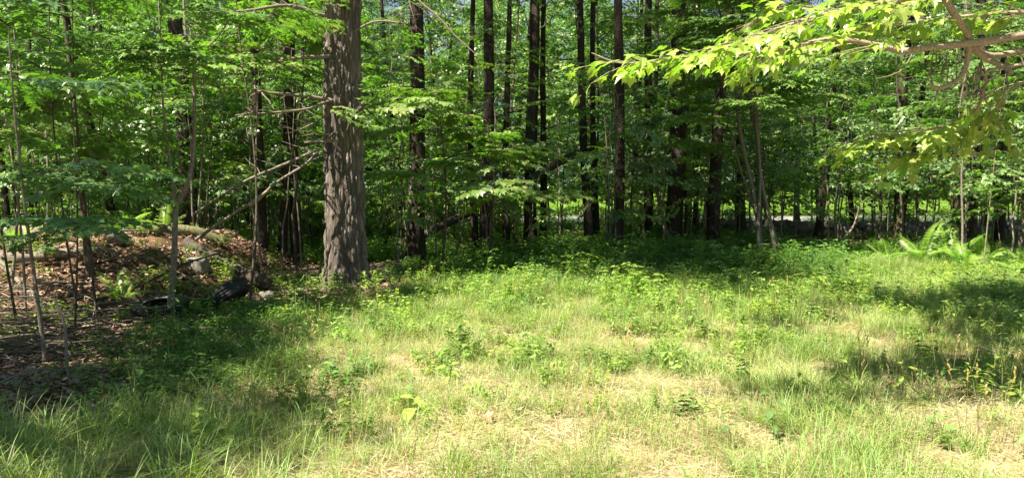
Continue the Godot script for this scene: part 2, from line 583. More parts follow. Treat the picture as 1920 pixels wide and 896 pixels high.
func dead_branch(parent: Node, pts: Array, r0: float, r1: float, mat: Material, twigs := 3, called := "dead_branch") -> MeshInstance3D:
	var mb := MB.new()
	var fine := smooth_path(pts, 4)
	var radii := []
	for i in fine.size():
		radii.append(lerpf(r0, r1 * 0.7, float(i) / (fine.size() - 1)) * R(0.78, 1.2))
	mb.tube(fine, radii, 7, Color.WHITE)
	for k in twigs * 2:
		var i := rng.randi_range(fine.size() / 3, fine.size() - 2)
		var d: Vector3 = ((fine[i + 1] as Vector3) - (fine[i] as Vector3)).normalized()
		var q: Vector3 = fine[i]
		var dir := (d * 0.6 + Vector3(R(-1, 1), R(-0.6, 0.8), R(-1, 1))).normalized()
		var tp := [q]
		var l := R(0.15, 0.45)
		for j in 4:
			q += dir * l / 4.0
			dir = (dir + Vector3(R(-0.3, 0.3), R(-0.3, 0.2), R(-0.3, 0.3))).normalized()
			tp.append(q)
		mb.tube(tp, [r1 * 0.7, r1 * 0.6, r1 * 0.5, r1 * 0.4, r1 * 0.25], 4, Color.WHITE)
	return part(called, mb.mesh(mat), parent)

func smooth_path(pts: Array, per: int) -> Array:
	var out := []
	for i in pts.size() - 1:
		var a: Vector3 = pts[maxi(i - 1, 0)]
		var b: Vector3 = pts[i]
		var c: Vector3 = pts[i + 1]
		var d: Vector3 = pts[mini(i + 2, pts.size() - 1)]
		for k in per:
			out.append(b.cubic_interpolate(c, a, d, float(k) / per))
	out.append(pts[-1])
	return out

func shifted(pts: Array, by: Vector3) -> Array:
	return pts.map(func(p): return p - by)

func build_pine() -> void:
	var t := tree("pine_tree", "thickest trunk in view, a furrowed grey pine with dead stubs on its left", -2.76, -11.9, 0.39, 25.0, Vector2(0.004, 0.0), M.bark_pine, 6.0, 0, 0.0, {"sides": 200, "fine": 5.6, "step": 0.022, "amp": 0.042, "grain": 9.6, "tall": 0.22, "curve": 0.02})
	var o := t.position
	var stubs := [
		[[Vector3(-2.75, 3.04, -11.7), Vector3(-2.97, 3.07, -11.6), Vector3(-3.23, 3.1, -11.4), Vector3(-3.54, 3.11, -11.2), Vector3(-3.88, 3.12, -11)], 0.05, 0.022, 5],
		[[Vector3(-2.78, 3.11, -11.8), Vector3(-2.94, 3.03, -11.5), Vector3(-3.13, 2.89, -11.2), Vector3(-3.37, 2.81, -10.9), Vector3(-3.7, 2.76, -10.7), Vector3(-4.02, 2.71, -10.5)], 0.03, 0.012, 7],
		[[Vector3(-2.76, 3.84, -11.8), Vector3(-2.96, 3.76, -11.6), Vector3(-3.26, 3.7, -11.4), Vector3(-3.57, 3.63, -11.2)], 0.045, 0.025, 4],
		[[Vector3(-2.76, 2.42, -11.7), Vector3(-2.98, 2.42, -11.6), Vector3(-3.11, 2.39, -11.4), Vector3(-3.25, 2.37, -11.3)], 0.045, 0.02, 1],
		[[Vector3(-2.78, 2.56, -11.8), Vector3(-2.98, 2.52, -11.6), Vector3(-3.15, 2.5, -11.4)], 0.025, 0.015, 1],
		[[Vector3(-2.76, 4.44, -11.8), Vector3(-3.02, 4.38, -11.5), Vector3(-3.37, 4.4, -11), Vector3(-3.87, 4.22, -10.6), Vector3(-4.25, 4.16, -10.4)], 0.04, 0.014, 8],
		[[Vector3(-2.87, 2.86, -11.8), Vector3(-3.03, 2.79, -11.6), Vector3(-3.21, 2.62, -11.3), Vector3(-3.44, 2.5, -11.1)], 0.02, 0.008, 3],
		[[Vector3(-2.7, 4.1, -11.8), Vector3(-2.2, 4.3, -11.6), Vector3(-1.7, 4.25, -11.5)], 0.03, 0.012, 6],
	]
	for s in stubs:
		dead_branch(t, shifted(s[0], o), s[1], s[2], M.dead, s[3])
	# living boughs above the frame, with long needles
	var inst := Inst.new()
	for k in 18:
		var h := 11.4 + k * 0.62
		var b: Bough = boughs[k % boughs.size()]
		var tr := Transform3D((Basis(Vector3.UP, k * 2.39996) * Basis(Vector3.BACK, 0.1)).scaled(Vector3.ONE * R(0.8, 1.1) * (1.0 - k * 0.022)), Vector3(0, h, 0))
		part("branch", b.mesh, t, tr)
		for sp in b.spots:
			var w: Transform3D = tr * sp
			inst.add(Transform3D(w.basis.orthonormalized().scaled(Vector3.ONE * R(0.9, 1.4)), w.origin), green(Color(0.12, 0.22, 0.09)))
	# lower boughs on the side away from the sun
	for k in 15:
		var b: Bough = boughs[k % boughs.size()]
		var tr := Transform3D((Basis(Vector3.UP, R(-1.4, 0.7)) * Basis(Vector3.BACK, 0.05)).scaled(Vector3.ONE * R(1.1, 1.55)), Vector3(0, 5.4 + k * 0.32, 0))
		part("branch", b.mesh, t, tr)
		for sp in b.spots:
			var w: Transform3D = tr * sp
			inst.add(Transform3D(w.basis.orthonormalized().scaled(Vector3.ONE * R(1.6, 2.2)), w.origin), green(Color(0.12, 0.22, 0.09)))
	t.add_child(inst.node("crown", pine_sprays[0]))
	# leafy maple-like sprigs that sprout from the trunk
	var sprig := Inst.new()
	for k in 13:
		var q := Vector3(R(0.0, 0.55), R(2.6, 3.25), R(0.5, 0.75))
		sprig.add(frame(q, Vector3(R(0.2, 1.0), R(-0.2, 0.3), R(-0.3, 0.8)), Vector3(R(-0.3, 0.3), 1, R(-0.3, 0.3))), green(GREENS[0]))
	t.add_child(sprig.node("sprig", sprays[0]))
	dead_branch(t, [Vector3(0.1, 2.6, 0.3), Vector3(0.3, 2.85, 0.6), Vector3(0.6, 3.1, 0.7)], 0.012, 0.004, M.twig, 4, "shoot")

func build_trees() -> void:
	var D: Material = M.bark_dark
	var rows := [
		# called, label, x, z, r, height, lean, bark, crown from, boughs, reach
		["maple_tree", "lone dark trunk right of the furrowed pine, with a curved dead limb beside it", -2.16, -15.9, 0.2, 19, Vector2(0.006, 0), D, 6.5, 18, 3.2],
		["ash_tree", "left stem of the two dark trunks standing close together left of the furrowed pine", -4.74, -14.7, 0.1, 15, Vector2(0.02, 0), D, 6.0, 12, 2.4],
		["ash_tree", "right stem of the two dark trunks standing close together left of the furrowed pine", -4.5, -14.95, 0.12, 16, Vector2(0.0, 0), D, 6.5, 12, 2.4],
		["spruce_tree", "straight near-black trunk with a pale peeling patch, left of the paired dark stems", -4.98, -14.2, 0.115, 16, Vector2(0.0, 0), D, 5.5, 14, 2.2],
		["oak_tree", "broad dark trunk with vines, behind the forked grey sapling and fallen log", -7.25, -16.2, 0.2, 18, Vector2(-0.055, 0), D, 5.5, 16, 3.4],
		["young_tree", "slim tree leaning slightly left that rises out of the leafy mound", -6.15, -10.4, 0.058, 7.5, Vector2(-0.1, 0), M.bark_pale, 3.6, 8, 1.2],
		["leaning_tree", "dark slender trunk leaning left behind the mound", -8.7, -16.0, 0.11, 13, Vector2(-0.2, 0), D, 4.8, 12, 2.4],
		["young_tree", "thin dark trunk standing at the very left edge behind the mound", -11.25, -16.0, 0.085, 12, Vector2(0.0, 0), D, 5.0, 10, 2.2],
		["young_tree", "second thin dark stem from the left edge, behind the fern on the mound", -11.0, -16.4, 0.06, 10, Vector2(0.05, 0), D, 5.0, 9, 1.8],
		["maple_tree", "narrow trunk of the first dark pair right of the lone dark trunk", -0.93, -18.5, 0.1, 15, Vector2(-0.006, 0), D, 6.0, 12, 2.5],
		["maple_tree", "thicker black trunk of the first pair right of the lone dark trunk", -0.68, -17.9, 0.17, 18, Vector2(0.012, 0), D, 6.5, 16, 3.0],
		["young_tree", "slim straight dark trunk between the two thicker black pairs in the middle", -0.15, -19.9, 0.11, 14, Vector2(0.01, 0), D, 6.0, 10, 2.2],
		["oak_tree", "left stem of the heavy black twin trunk below the slanting broken limb", 0.5, -19.9, 0.19, 18, Vector2(0.012, 0), D, 7.0, 16, 3.2],
		["oak_tree", "right stem of the heavy black twin trunk below the slanting broken limb", 0.86, -20.1, 0.11, 15, Vector2(0.01, 0), D, 6.0, 10, 2.4],
		["maple_tree", "front stem of the black twin trunk leaning slightly left, right of the slanting limb", 2.13, -19.5, 0.135, 16, Vector2(-0.05, 0), D, 5.5, 14, 2.6],
		["maple_tree", "rear stem of the black twin trunk right of the slanting limb", 2.36, -19.9, 0.11, 15, Vector2(-0.02, 0), D, 5.5, 12, 2.4],
		["maple_tree", "straight black trunk behind the undergrowth right of the leaning twin trunk", 2.6, -17.6, 0.145, 18, Vector2(-0.004, 0), D, 6.0, 16, 2.8],
		["young_tree", "dark trunk standing well back by the road, seen between two nearer black trunks", 5.05, -29.5, 0.16, 14, Vector2(0.02, 0), D, 5.0, 12, 2.6],
		["maple_tree", "dark trunk left of the broadest trunk, beside a pale leaning pole", 4.14, -21.9, 0.16, 17, Vector2(0.0, 0), D, 6.0, 14, 2.8],
		["oak_tree", "broadest black trunk right of the middle, with a ragged pale scar", 4.48, -19.9, 0.25, 20, Vector2(0.012, 0), D, 6.5, 20, 3.6],
		["young_tree", "thin greyish stem right beside the broadest black trunk", 4.86, -19.9, 0.062, 11, Vector2(0.0, 0), M.bark_moss, 5.0, 8, 1.6],
		["young_tree", "thin black trunk standing against the bright road, right of the broadest trunk", 6.47, -25.3, 0.11, 13, Vector2(0.0, 0), D, 4.2, 10, 2.2],
		["maple_tree", "stout dark trunk wrapped in bare twigs at the end of the undergrowth", 5.24, -18.7, 0.175, 18, Vector2(0.045, 0), D, 6.0, 16, 3.0],
		["maple_tree", "dark trunk behind the many-stemmed clump, in front of the road", 7.66, -23.9, 0.16, 15, Vector2(-0.01, 0), D, 4.5, 14, 2.6],
		["young_tree", "slim dark tree standing beyond the stone wall at the near side of the road", 13.2, -33.2, 0.15, 13, Vector2(0.005, 0), D, 3.6, 12, 2.6],
		["maple_tree", "trunk with pale bark patches, left of the fern clump", 11.02, -20.4, 0.135, 16, Vector2(0.004, 0), M.bark_moss, 3.9, 16, 2.8],
		["young_tree", "dark trunk joined closely behind the patchy trunk left of the fern clump", 11.4, -20.9, 0.1, 14, Vector2(0.012, 0), D, 4.2, 10, 2.2],
		["maple_tree", "greenish brown sunlit trunk right of the fern clump", 11.3, -18.2, 0.145, 14, Vector2(-0.005, 0), M.bark_moss, 2.9, 16, 2.6],
		["oak_tree", "wide dark trunk directly right of the greenish sunlit trunk", 12.7, -19.9, 0.18, 17, Vector2(0.01, 0), D, 5.0, 16, 3.0],
		["maple_tree", "black trunk near the right edge, standing before the stone wall", 15.9, -23.4, 0.165, 16, Vector2(0.0, 0), D, 4.6, 14, 2.8],
		["young_tree", "slender sun-flecked trunk at the right edge of the view", 12.25, -17.2, 0.075, 12, Vector2(-0.012, 0), M.bark_pale, 4.0, 10, 2.0],
		["dead_snag", "short pale trunk stump seen between the pine and the lone dark trunk", -3.32, -21.5, 0.125, 5.5, Vector2(0.0, 0), M.bark_pale, 3.0, 0, 0.0],
	]
	for q in rows:
		var made := tree(q[0], q[1], q[2], q[3], q[4] * 1.15, q[5], q[6], q[7], q[8], q[9], q[10], {"curve": 0.035 if q[4] > 0.1 else 0.07, "keep": 0.34})
		if q[4] > 0.09 and q[9] > 0:
			for k in rng.randi_range(3, 6):
				var h := R(1.6, 6.0)
				var a := R(0, TAU)
				var p := trunk_path(h, q[6], 0.0, 0.0)
				var d := Vector3(cos(a), R(-0.1, 0.5), sin(a))
				var l := R(0.3, 1.1)
				dead_branch(made, [p, p + d * (q[4] + l * 0.4), p + d * (q[4] + l * 0.75) + Vector3(R(-0.1, 0.1), R(-0.1, 0.1), R(-0.1, 0.1)), p + d * (q[4] + l) + Vector3(R(-0.2, 0.2), R(-0.25, 0.05), R(-0.2, 0.2))], R(0.012, 0.03), 0.006, M.dead if k % 2 else D, 2)
	# more trees deep in the wood
	var deep := []
	var tries := 0
	while deep.size() < 46 and tries < 3000:
		tries += 1
		var z := -R(21.5, 33.0)
		var x := R(-0.8, 0.8) * -z
		var near := x / -z > 0.27 and rng.randf() < 0.6 or x / -z > 0.02 and x / -z < 0.105
		for p in deep:
			if Vector2(x, z).distance_to(p) < 2.3:
				near = true
		for q in rows:
			if Vector2(x, z).distance_to(Vector2(q[2], q[3])) < 1.6:
				near = true
		if near:
			continue
		deep.append(Vector2(x, z))
		var where := "left of the furrowed pine" if x / -z < -0.25 else ("in the middle" if x / -z < 0.25 else "at the right")
		tree("deep_tree", placed_label("%s deep trunk" % ["dark", "dark", "paler"][deep.size() % 3], x, z, LAND, 2.0), x, z, R(0.07, 0.16), R(12, 17), Vector2(R(-0.12, 0.12), 0), [D, D, M.bark_pale][deep.size() % 3], R(2.6, 4.2), 17, R(2.2, 3.0), {"group": "dark trees deep in the wood %s" % where, "sides": 10, "fine": 4.0, "step": 0.3, "spray": far_sprays[deep.size() % 4] if z < -27.0 else sprays[deep.size() % 4], "grow": 1.15, "keep": 0.55})
	# the many-stemmed clump at the right end of the undergrowth
	var clump := thing("hornbeam_tree", "clump of several thin grey stems leaning left out of one root beside the undergrowth", "tree", at_ground(5.98, -16.3))
	var inst := Inst.new()
	for q in [[-0.2, 0.0, -0.19, 0.06, 7.0], [0.0, 0.08, -0.15, 0.05, 6.5], [0.12, -0.05, -0.2, 0.065, 8.0], [-0.32, 0.1, -0.05, 0.04, 6.0], [-0.1, -0.1, -0.28, 0.035, 5.0]]:
		var pts := []
		var rad := []
		for i in 12:
			var h: float = q[4] * i / 11.0
			pts.append(Vector3(q[0] + q[2] * h + 0.05 * sin(h * 2.1 + q[0] * 9.0), h - 0.1, q[1] + 0.04 * cos(h * 1.7)))
			rad.append(lerpf(q[3], 0.012, i / 11.0))
		var mb := MB.new()
		mb.tube(pts, rad, 9, Color(0.9, 0.9, 0.9))
		part("trunk", mb.mesh(M.bark_pale), clump)
		for i in range(6, 12):
			var b: Bough = boughs[rng.randi() % boughs.size()]
			var tr := Transform3D(Basis(Vector3.UP, R(0, TAU)).scaled(Vector3.ONE * 0.42), pts[i])
			part("branch", b.mesh, clump, tr)
			for s in b.spots:
				var w: Transform3D = tr * s
				inst.add(Transform3D(w.basis.orthonormalized().scaled(Vector3.ONE * R(0.8, 1.1)), w.origin), green(GREENS[0]))
	clump.add_child(inst.node("crown", sprays[1]))
	# trees of the shade: outside the frame to the left and behind, whose shadows fall into the clearing
	for q in [
		["oak_tree", "large leafy oak outside the view to the left, shading the lower left grass", -8.8, -2.6, 0.22, 9.6, 4.0, 18, 2.6],
		["maple_tree", "small maple outside the view, nearest to the viewpoint on the left", -7.4, -0.9, 0.14, 9.4, 4.5, 14, 2.2],
		["ash_tree", "ash tree outside the view, left of the mound", -13.5, -10.5, 0.2, 16.0, 6.5, 12, 3.0],
	]:
		tree(q[0], q[1], q[2], q[3], q[4], q[5], Vector2.ZERO, D, q[6], q[7], q[8], {"grow": 1.35, "spray": far_sprays[0], "sides": 12})

# ---------------------------------------------------------------- understorey
func build_saplings() -> void:
	var kinds := []
	for k in 7:
		var H := R(4.2, 6.6)
		var o := Node3D.new()
		var mb := MB.new()
		var pts := []
		var rad := []
		var ph := R(0, 6)
		for i in 12:
			var h := H * i / 11.0
			pts.append(trunk_path(h, Vector2(R(-0.03, 0.03), R(-0.03, 0.03)), 0.09, ph))
			rad.append(lerpf(0.026, 0.005, i / 11.0))
		mb.tube(pts, rad, 6, Color.WHITE)
		part("stem", mb.mesh(M.bark_dark if k % 2 else M.bark_pale), o)
		var inst := Inst.new()
		var nb := 15
		var br := MB.new()
		for j in nb:
			var f := (j + 0.5) / nb
			var idx := lerpf(2.8, 11.0, f)
			var p: Vector3 = (pts[int(idx)] as Vector3).lerp(pts[mini(int(idx) + 1, 11)], idx - int(idx))
			var yaw := j * 2.39996 + R(-0.4, 0.4)
			var dir := Vector3(cos(yaw), R(0.05, 0.4), sin(yaw)).normalized()
			var l := (1.7 - f * 1.0) * R(0.65, 1.15)
			var m := int(l / 0.2) + 1
			var bp := [p]
			var rr := [0.008]
			for i in m:
				p += dir * l / m
				dir = (dir + Vector3(R(-0.12, 0.12), -0.05 + R(-0.07, 0.07), R(-0.12, 0.12))).normalized()
				bp.append(p)
				rr.append(lerpf(0.008, 0.002, (i + 1.0) / m))
				if i >= 1:
					var side := 1.0 if i % 2 else -1.0
					var d2 := (dir + dir.cross(Vector3.UP) * side * R(0.5, 1.2)).normalized()
					inst.add(frame(p, d2 + Vector3(0, R(-0.45, 0.2), 0), Vector3(R(-0.5, 0.5), 1, R(-0.5, 0.5))).scaled_local(Vector3.ONE * R(0.75, 1.1)), green(GREENS[k % 4], 0.15))
			inst.add(frame(p, dir).scaled_local(Vector3.ONE * R(0.8, 1.05)), green(GREENS[k % 4], 0.15))
			br.tube(bp, rr, 4, Color.WHITE)
		part("branches", br.mesh(M.bark_dark), o)
		o.add_child(inst.node("crown", sprays[k % 4] if k != 3 else wide_sprays[0]))
		kinds.append(o)
	var placed := []
	var tries := 0
	var n := 0
	while n < 250 and tries < 9000:
		tries += 1
		var z := -12.8 - 19.5 * pow(rng.randf(), 0.6)
		var x := R(-0.8, 0.8) * -z
		if z > -15.5 and x > -2.0 and x < 7.5:
			continue
		if z > -17.5 and x > 3.0 and x < 9.0:
			continue
		if x < -4.0 and (z > -13.5 or z > -17.0 and rng.randf() < 0.65):
			continue
		var sx := x / -z
		if sx > 0.25 and z < -22.0 and rng.randf() < 0.7 or sx > -0.03 and sx < 0.125 and z > -22.0 or sx > 0.03 and sx < 0.1 and rng.randf() < 0.7:
			continue
		if sx > 0.48 and z > -24.0 and rng.randf() < 0.75:
			continue
		if sx > -0.15 and z > -21.5 and rng.randf() < 0.55:
			continue
		if sx > -0.29 and sx < -0.16 and z > -17.5:
			continue
		var ok := true
		for p in placed:
			if Vector2(x, z).distance_to(p) < (1.0 if z > -22.0 else 1.4):
				ok = false
				break
		if not ok:
			continue
		placed.append(Vector2(x, z))
		n += 1
		var band := "before the road" if z < -27.0 else "among the dark trunks"
		var where := "left of the furrowed pine" if sx < -0.25 else ("in the middle of the wood" if sx < 0.25 else "in the right part of the wood")
		var s := R(0.75, 1.2) * (1.0 + 0.55 * ss(-18.0, -26.0, z) * rng.randf())
		var looks: String = ("short" if s < 0.9 else ("tall" if s > 1.2 else "slender")) + " leafy sapling"
		sapling(kinds[n % 7], placed_label(looks, x, z, LAND, 2.0), "maple saplings %s %s" % [band, where], x, z, s)
	# bare poles in the shade
	var poles := []
	for k in 4:
		var mb := MB.new()
		var pts := []
		var rad := []
		for i in 10:
			pts.append(trunk_path(0.45 * i, Vector2(R(-0.06, 0.06), 0), 0.05, k * 1.7))
			rad.append(lerpf(0.017, 0.005, i / 9.0))
		mb.tube(pts, rad, 5, Color.WHITE)
		for j in 7:
			var a := R(0, TAU)
			var p: Vector3 = pts[rng.randi_range(2, 8)]
			mb.tube([p, p + Vector3(cos(a) * 0.18, 0.12, sin(a) * 0.18), p + Vector3(cos(a) * 0.4, 0.2, sin(a) * 0.4)], [0.004, 0.003, 0.0015], 3, Color.WHITE)
		poles.append(mb.mesh([M.bark_pale, M.bark_dark, M.dead, M.bark_moss][k]))
	for i in 110:
		var z := -R(13.0, 27.0)
		var x := R(-0.74, 0.74) * -z
		if z > -16.5 and x > -2.0 and x < 8.5 or x / -z > 0.25 and z < -20.0:
			continue
		if x / -z > -0.28 and x / -z < -0.19 and z > -14.0:
			continue
		var t := thing("sapling_pole", placed_label(["pale", "dark", "grey", "greenish"][i % 4] + " bare thin pole", x, z, LAND, 2.0), "sapling", at_ground(x, z, -0.05), R(0, TAU), "bare thin poles between the trunks")
		t.scale = Vector3.ONE * R(0.55, 1.15)
		t.rotation.x = R(-0.16, 0.16)
		t.rotation.z = R(-0.16, 0.16)
		part("stem", poles[i % 4], t)
	var bushes := []
	for k in 3:
		var o := Node3D.new()
		var mb := MB.new()
		var inst2 := Inst.new()
		for j in 11:
			var a := R(0, TAU)
			var p := Vector3.ZERO
			var d := Vector3(cos(a) * R(0.1, 0.7), 1, sin(a) * R(0.1, 0.7)).normalized()
			var bp := [p]
			var l := R(0.9, 1.9)
			for i in 6:
				p += d * l / 6.0
				d = (d + Vector3(R(-0.2, 0.2), R(-0.15, 0.05), R(-0.2, 0.2))).normalized()
				bp.append(p)
				for e in 2:
					var b := R(0, TAU)
					inst2.add(frame(p, Vector3(cos(b), R(-0.4, 0.4), sin(b)), Vector3(R(-0.4, 0.4), 1, R(-0.4, 0.4))).scaled_local(Vector3.ONE * R(0.55, 0.95)), green(GREENS[(k + 2) % 4] * 1.2, 0.25))
			mb.tube(bp, [0.012, 0.01, 0.009, 0.007, 0.006, 0.004, 0.002], 4, Color.WHITE)
		part("stems", mb.mesh(M.bark_pale), o)
		o.add_child(inst2.node("foliage", sprays[k] if k else far_sprays[0]))
		bushes.append(o)
	for i in 190:
		var z := -R(19.0, 37.5)
		var sx := R(-0.78, 0.72)
		if sx > 0.27 and rng.randf() < (0.97 if sx > 0.33 else 0.6):
			continue
		if z > -22.0 and sx > -0.1 or sx > 0.02 and sx < 0.11 and rng.randf() < 0.8:
			continue
		var o: Node3D = bushes[i % 3].duplicate()
		o.name = numbered("shrub")
		add_child(o)
		o.position = at_ground(sx * -z, z, -0.05)
		o.rotation.y = R(0, TAU)
		o.scale = Vector3.ONE * R(0.55, 1.15)
		tag(o, placed_label(["low", "loose", "bright"][i % 3] + " green shrub", sx * -z, z, LAND, 2.0), "shrub", "shrubs in the wood")
	for o in bushes:
		o.free()
	for o in kinds:
		o.free()

func sapling(proto: Node3D, label: String, group: String, x: float, z: float, s: float) -> Node3D:
	var o: Node3D = proto.duplicate()
	o.name = numbered("maple_sapling")
	add_child(o)
	o.position = at_ground(x, z, -0.05)
	o.rotation.y = R(0, TAU)
	o.scale = Vector3.ONE * s
	tag(o, label, "sapling", group)
	return o

# a small tree along given stems, with leafy boughs along part of them
func stem_tree(called: String, label: String, stems: Array, bark: Material, spray: Mesh, base: Color, from_h: float, gap: float, reach: float, group := "") -> Node3D:
	var o: Vector3 = stems[0][0][0]
	var t := thing(called, label, "sapling", Vector3(o.x, ground(o.x, o.z) - 0.03, o.z), 0.0, group)
	var inst := Inst.new()
	for s in stems:
		var fine := smooth_path(shifted(s[0], o), 4)
		var rad := []
		for i in fine.size():
			rad.append(lerpf(s[1], s[2], float(i) / (fine.size() - 1)))
		var mb := MB.new()
		mb.tube(fine, rad, 8, Color.WHITE)
		part("stem", mb.mesh(bark), t)
		var last := from_h - gap
		for p in fine:
			if p.y < last + gap:
				continue
			last = p.y
			var b: Bough = boughs[rng.randi() % boughs.size()]
			var tr := Transform3D((Basis(Vector3.UP, R(0, TAU)) * Basis(Vector3.BACK, -0.15)).scaled(Vector3.ONE * reach / 3.0 * R(0.7, 1.2)), p)
			part("branch", b.mesh, t, tr)
			for sp in b.spots:
				if rng.randf() < 0.5:
					continue
				var w: Transform3D = tr * sp
				inst.add(Transform3D(w.basis.orthonormalized().scaled(Vector3.ONE * R(0.75, 1.05)), w.origin), green(base))
	if inst.count:
		t.add_child(inst.node("crown", spray))
	return t

func build_near_saplings() -> void:
	stem_tree("forked_sapling", "grey sapling with a forked crooked stem growing right behind the flat tyre", [
		[[Vector3(-4.29, 0, -8.9), Vector3(-4.26, 0.4, -8.9), Vector3(-4.21, 0.81, -8.9), Vector3(-4.19, 1.2, -8.9), Vector3(-4.15, 1.5, -8.9), Vector3(-4.01, 1.76, -8.9), Vector3(-3.95, 2.19, -8.95), Vector3(-3.95, 2.66, -9), Vector3(-3.94, 3.24, -9), Vector3(-4.04, 3.51, -9.05), Vector3(-4.09, 3.98, -9.1), Vector3(-4.13, 4.79, -9.2)], 0.044, 0.012],
		[[Vector3(-4.17, 1.48, -8.9), Vector3(-4.18, 1.8, -8.85), Vector3(-4.21, 2.25, -8.8), Vector3(-4.24, 2.63, -8.8), Vector3(-4.2, 3.32, -8.7), Vector3(-4.16, 4.22, -8.6)], 0.024, 0.008],
		[[Vector3(-3.94, 3.23, -9), Vector3(-3.79, 3.41, -9), Vector3(-3.62, 3.57, -9), Vector3(-3.37, 3.87, -8.9)], 0.016, 0.006],
	], M.bark_pale, sprays[0], GREENS[0], 3.0, 0.5, 1.0)
	# thin stems rising from the litter at the left
	var left := [
		[-4.15, -6.3, 0.02, 3.0, "straight grey pole rising from the litter at the lower left"],
		[-4.4, -7.1, 0.012, 2.6, "thin stem left of the bent grey sapling on the litter"],
		[-4.9, -8.4, 0.016, 4.2, "slim sapling left of the flat tyre, first from the tyre"],
		[-5.3, -8.7, 0.014, 4.0, "slim sapling left of the flat tyre, second from the tyre"],
		[-5.7, -8.2, 0.016, 4.4, "slim sapling in the middle of the left litter slope"],
		[-6.3, -9.2, 0.018, 5.0, "slim leafy sapling before the weathered grey log"],
		[-6.9, -9.8, 0.02, 5.2, "leafy sapling at the left edge before the mound"],
		[-4.3, -12.3, 0.02, 5.0, "leafy sapling right of the mound, before the dark spruce trunk"],
		[-6.0, -13.6, 0.022, 5.4, "leafy sapling behind the mound, left of the fallen log"],
		[-3.9, -13.2, 0.018, 4.6, "leafy sapling close to the left of the furrowed pine"],
		[-8.2, -12.6, 0.022, 5.6, "leafy sapling on top of the mound at the far left"],
	]
	for q in left:
		var pts := []
		var ph := R(0, 6)
		for i in 8:
			var h: float = q[3] * i / 7.0
			pts.append(trunk_path(h, Vector2(0.03 * sin(ph * 3.0), 0.0), 0.13, ph) + Vector3(q[0], 0, q[1]))
		stem_tree("sapling", q[4], [[pts, q[2], 0.005]], M.bark_dark if q[2] < 0.017 else M.bark_pale, sprays[rng.randi() % 4], GREENS[rng.randi() % 2], q[3] * 0.42 if q[0] < -4.6 or q[1] > -12.0 else 3.4, 0.42, 0.95)
	# bright maple boughs that hang beside and right of the dark trunk
	var hang := [
		[Vector3(-1.35, 0, -13.4), 3.6, 1.5, "young maple with broad pale leaves hanging right of the lone dark trunk", 2.0],
		[Vector3(-0.5, 0, -14.2), 3.1, 1.4, "young maple with bright layered leaves before the first black pair", 1.5],
		[Vector3(-4.0, 0, -10.9), 4.9, 3.5, "thin young maple whose lit top leaves cross the upper dead stubs of the pine", 1.6],
	]
	for q in hang:
		var pts := []
		for i in 8:
			var h: float = q[1] * i / 7.0
			pts.append((q[0] as Vector3) + Vector3(0.12 * sin(h), h, 0.08 * cos(h)))
		stem_tree("young_maple", q[3], [[pts, 0.025, 0.008]], M.bark_dark, wide_sprays[1], Color(0.31, 0.40, 0.13), q[2], 0.32, q[4])

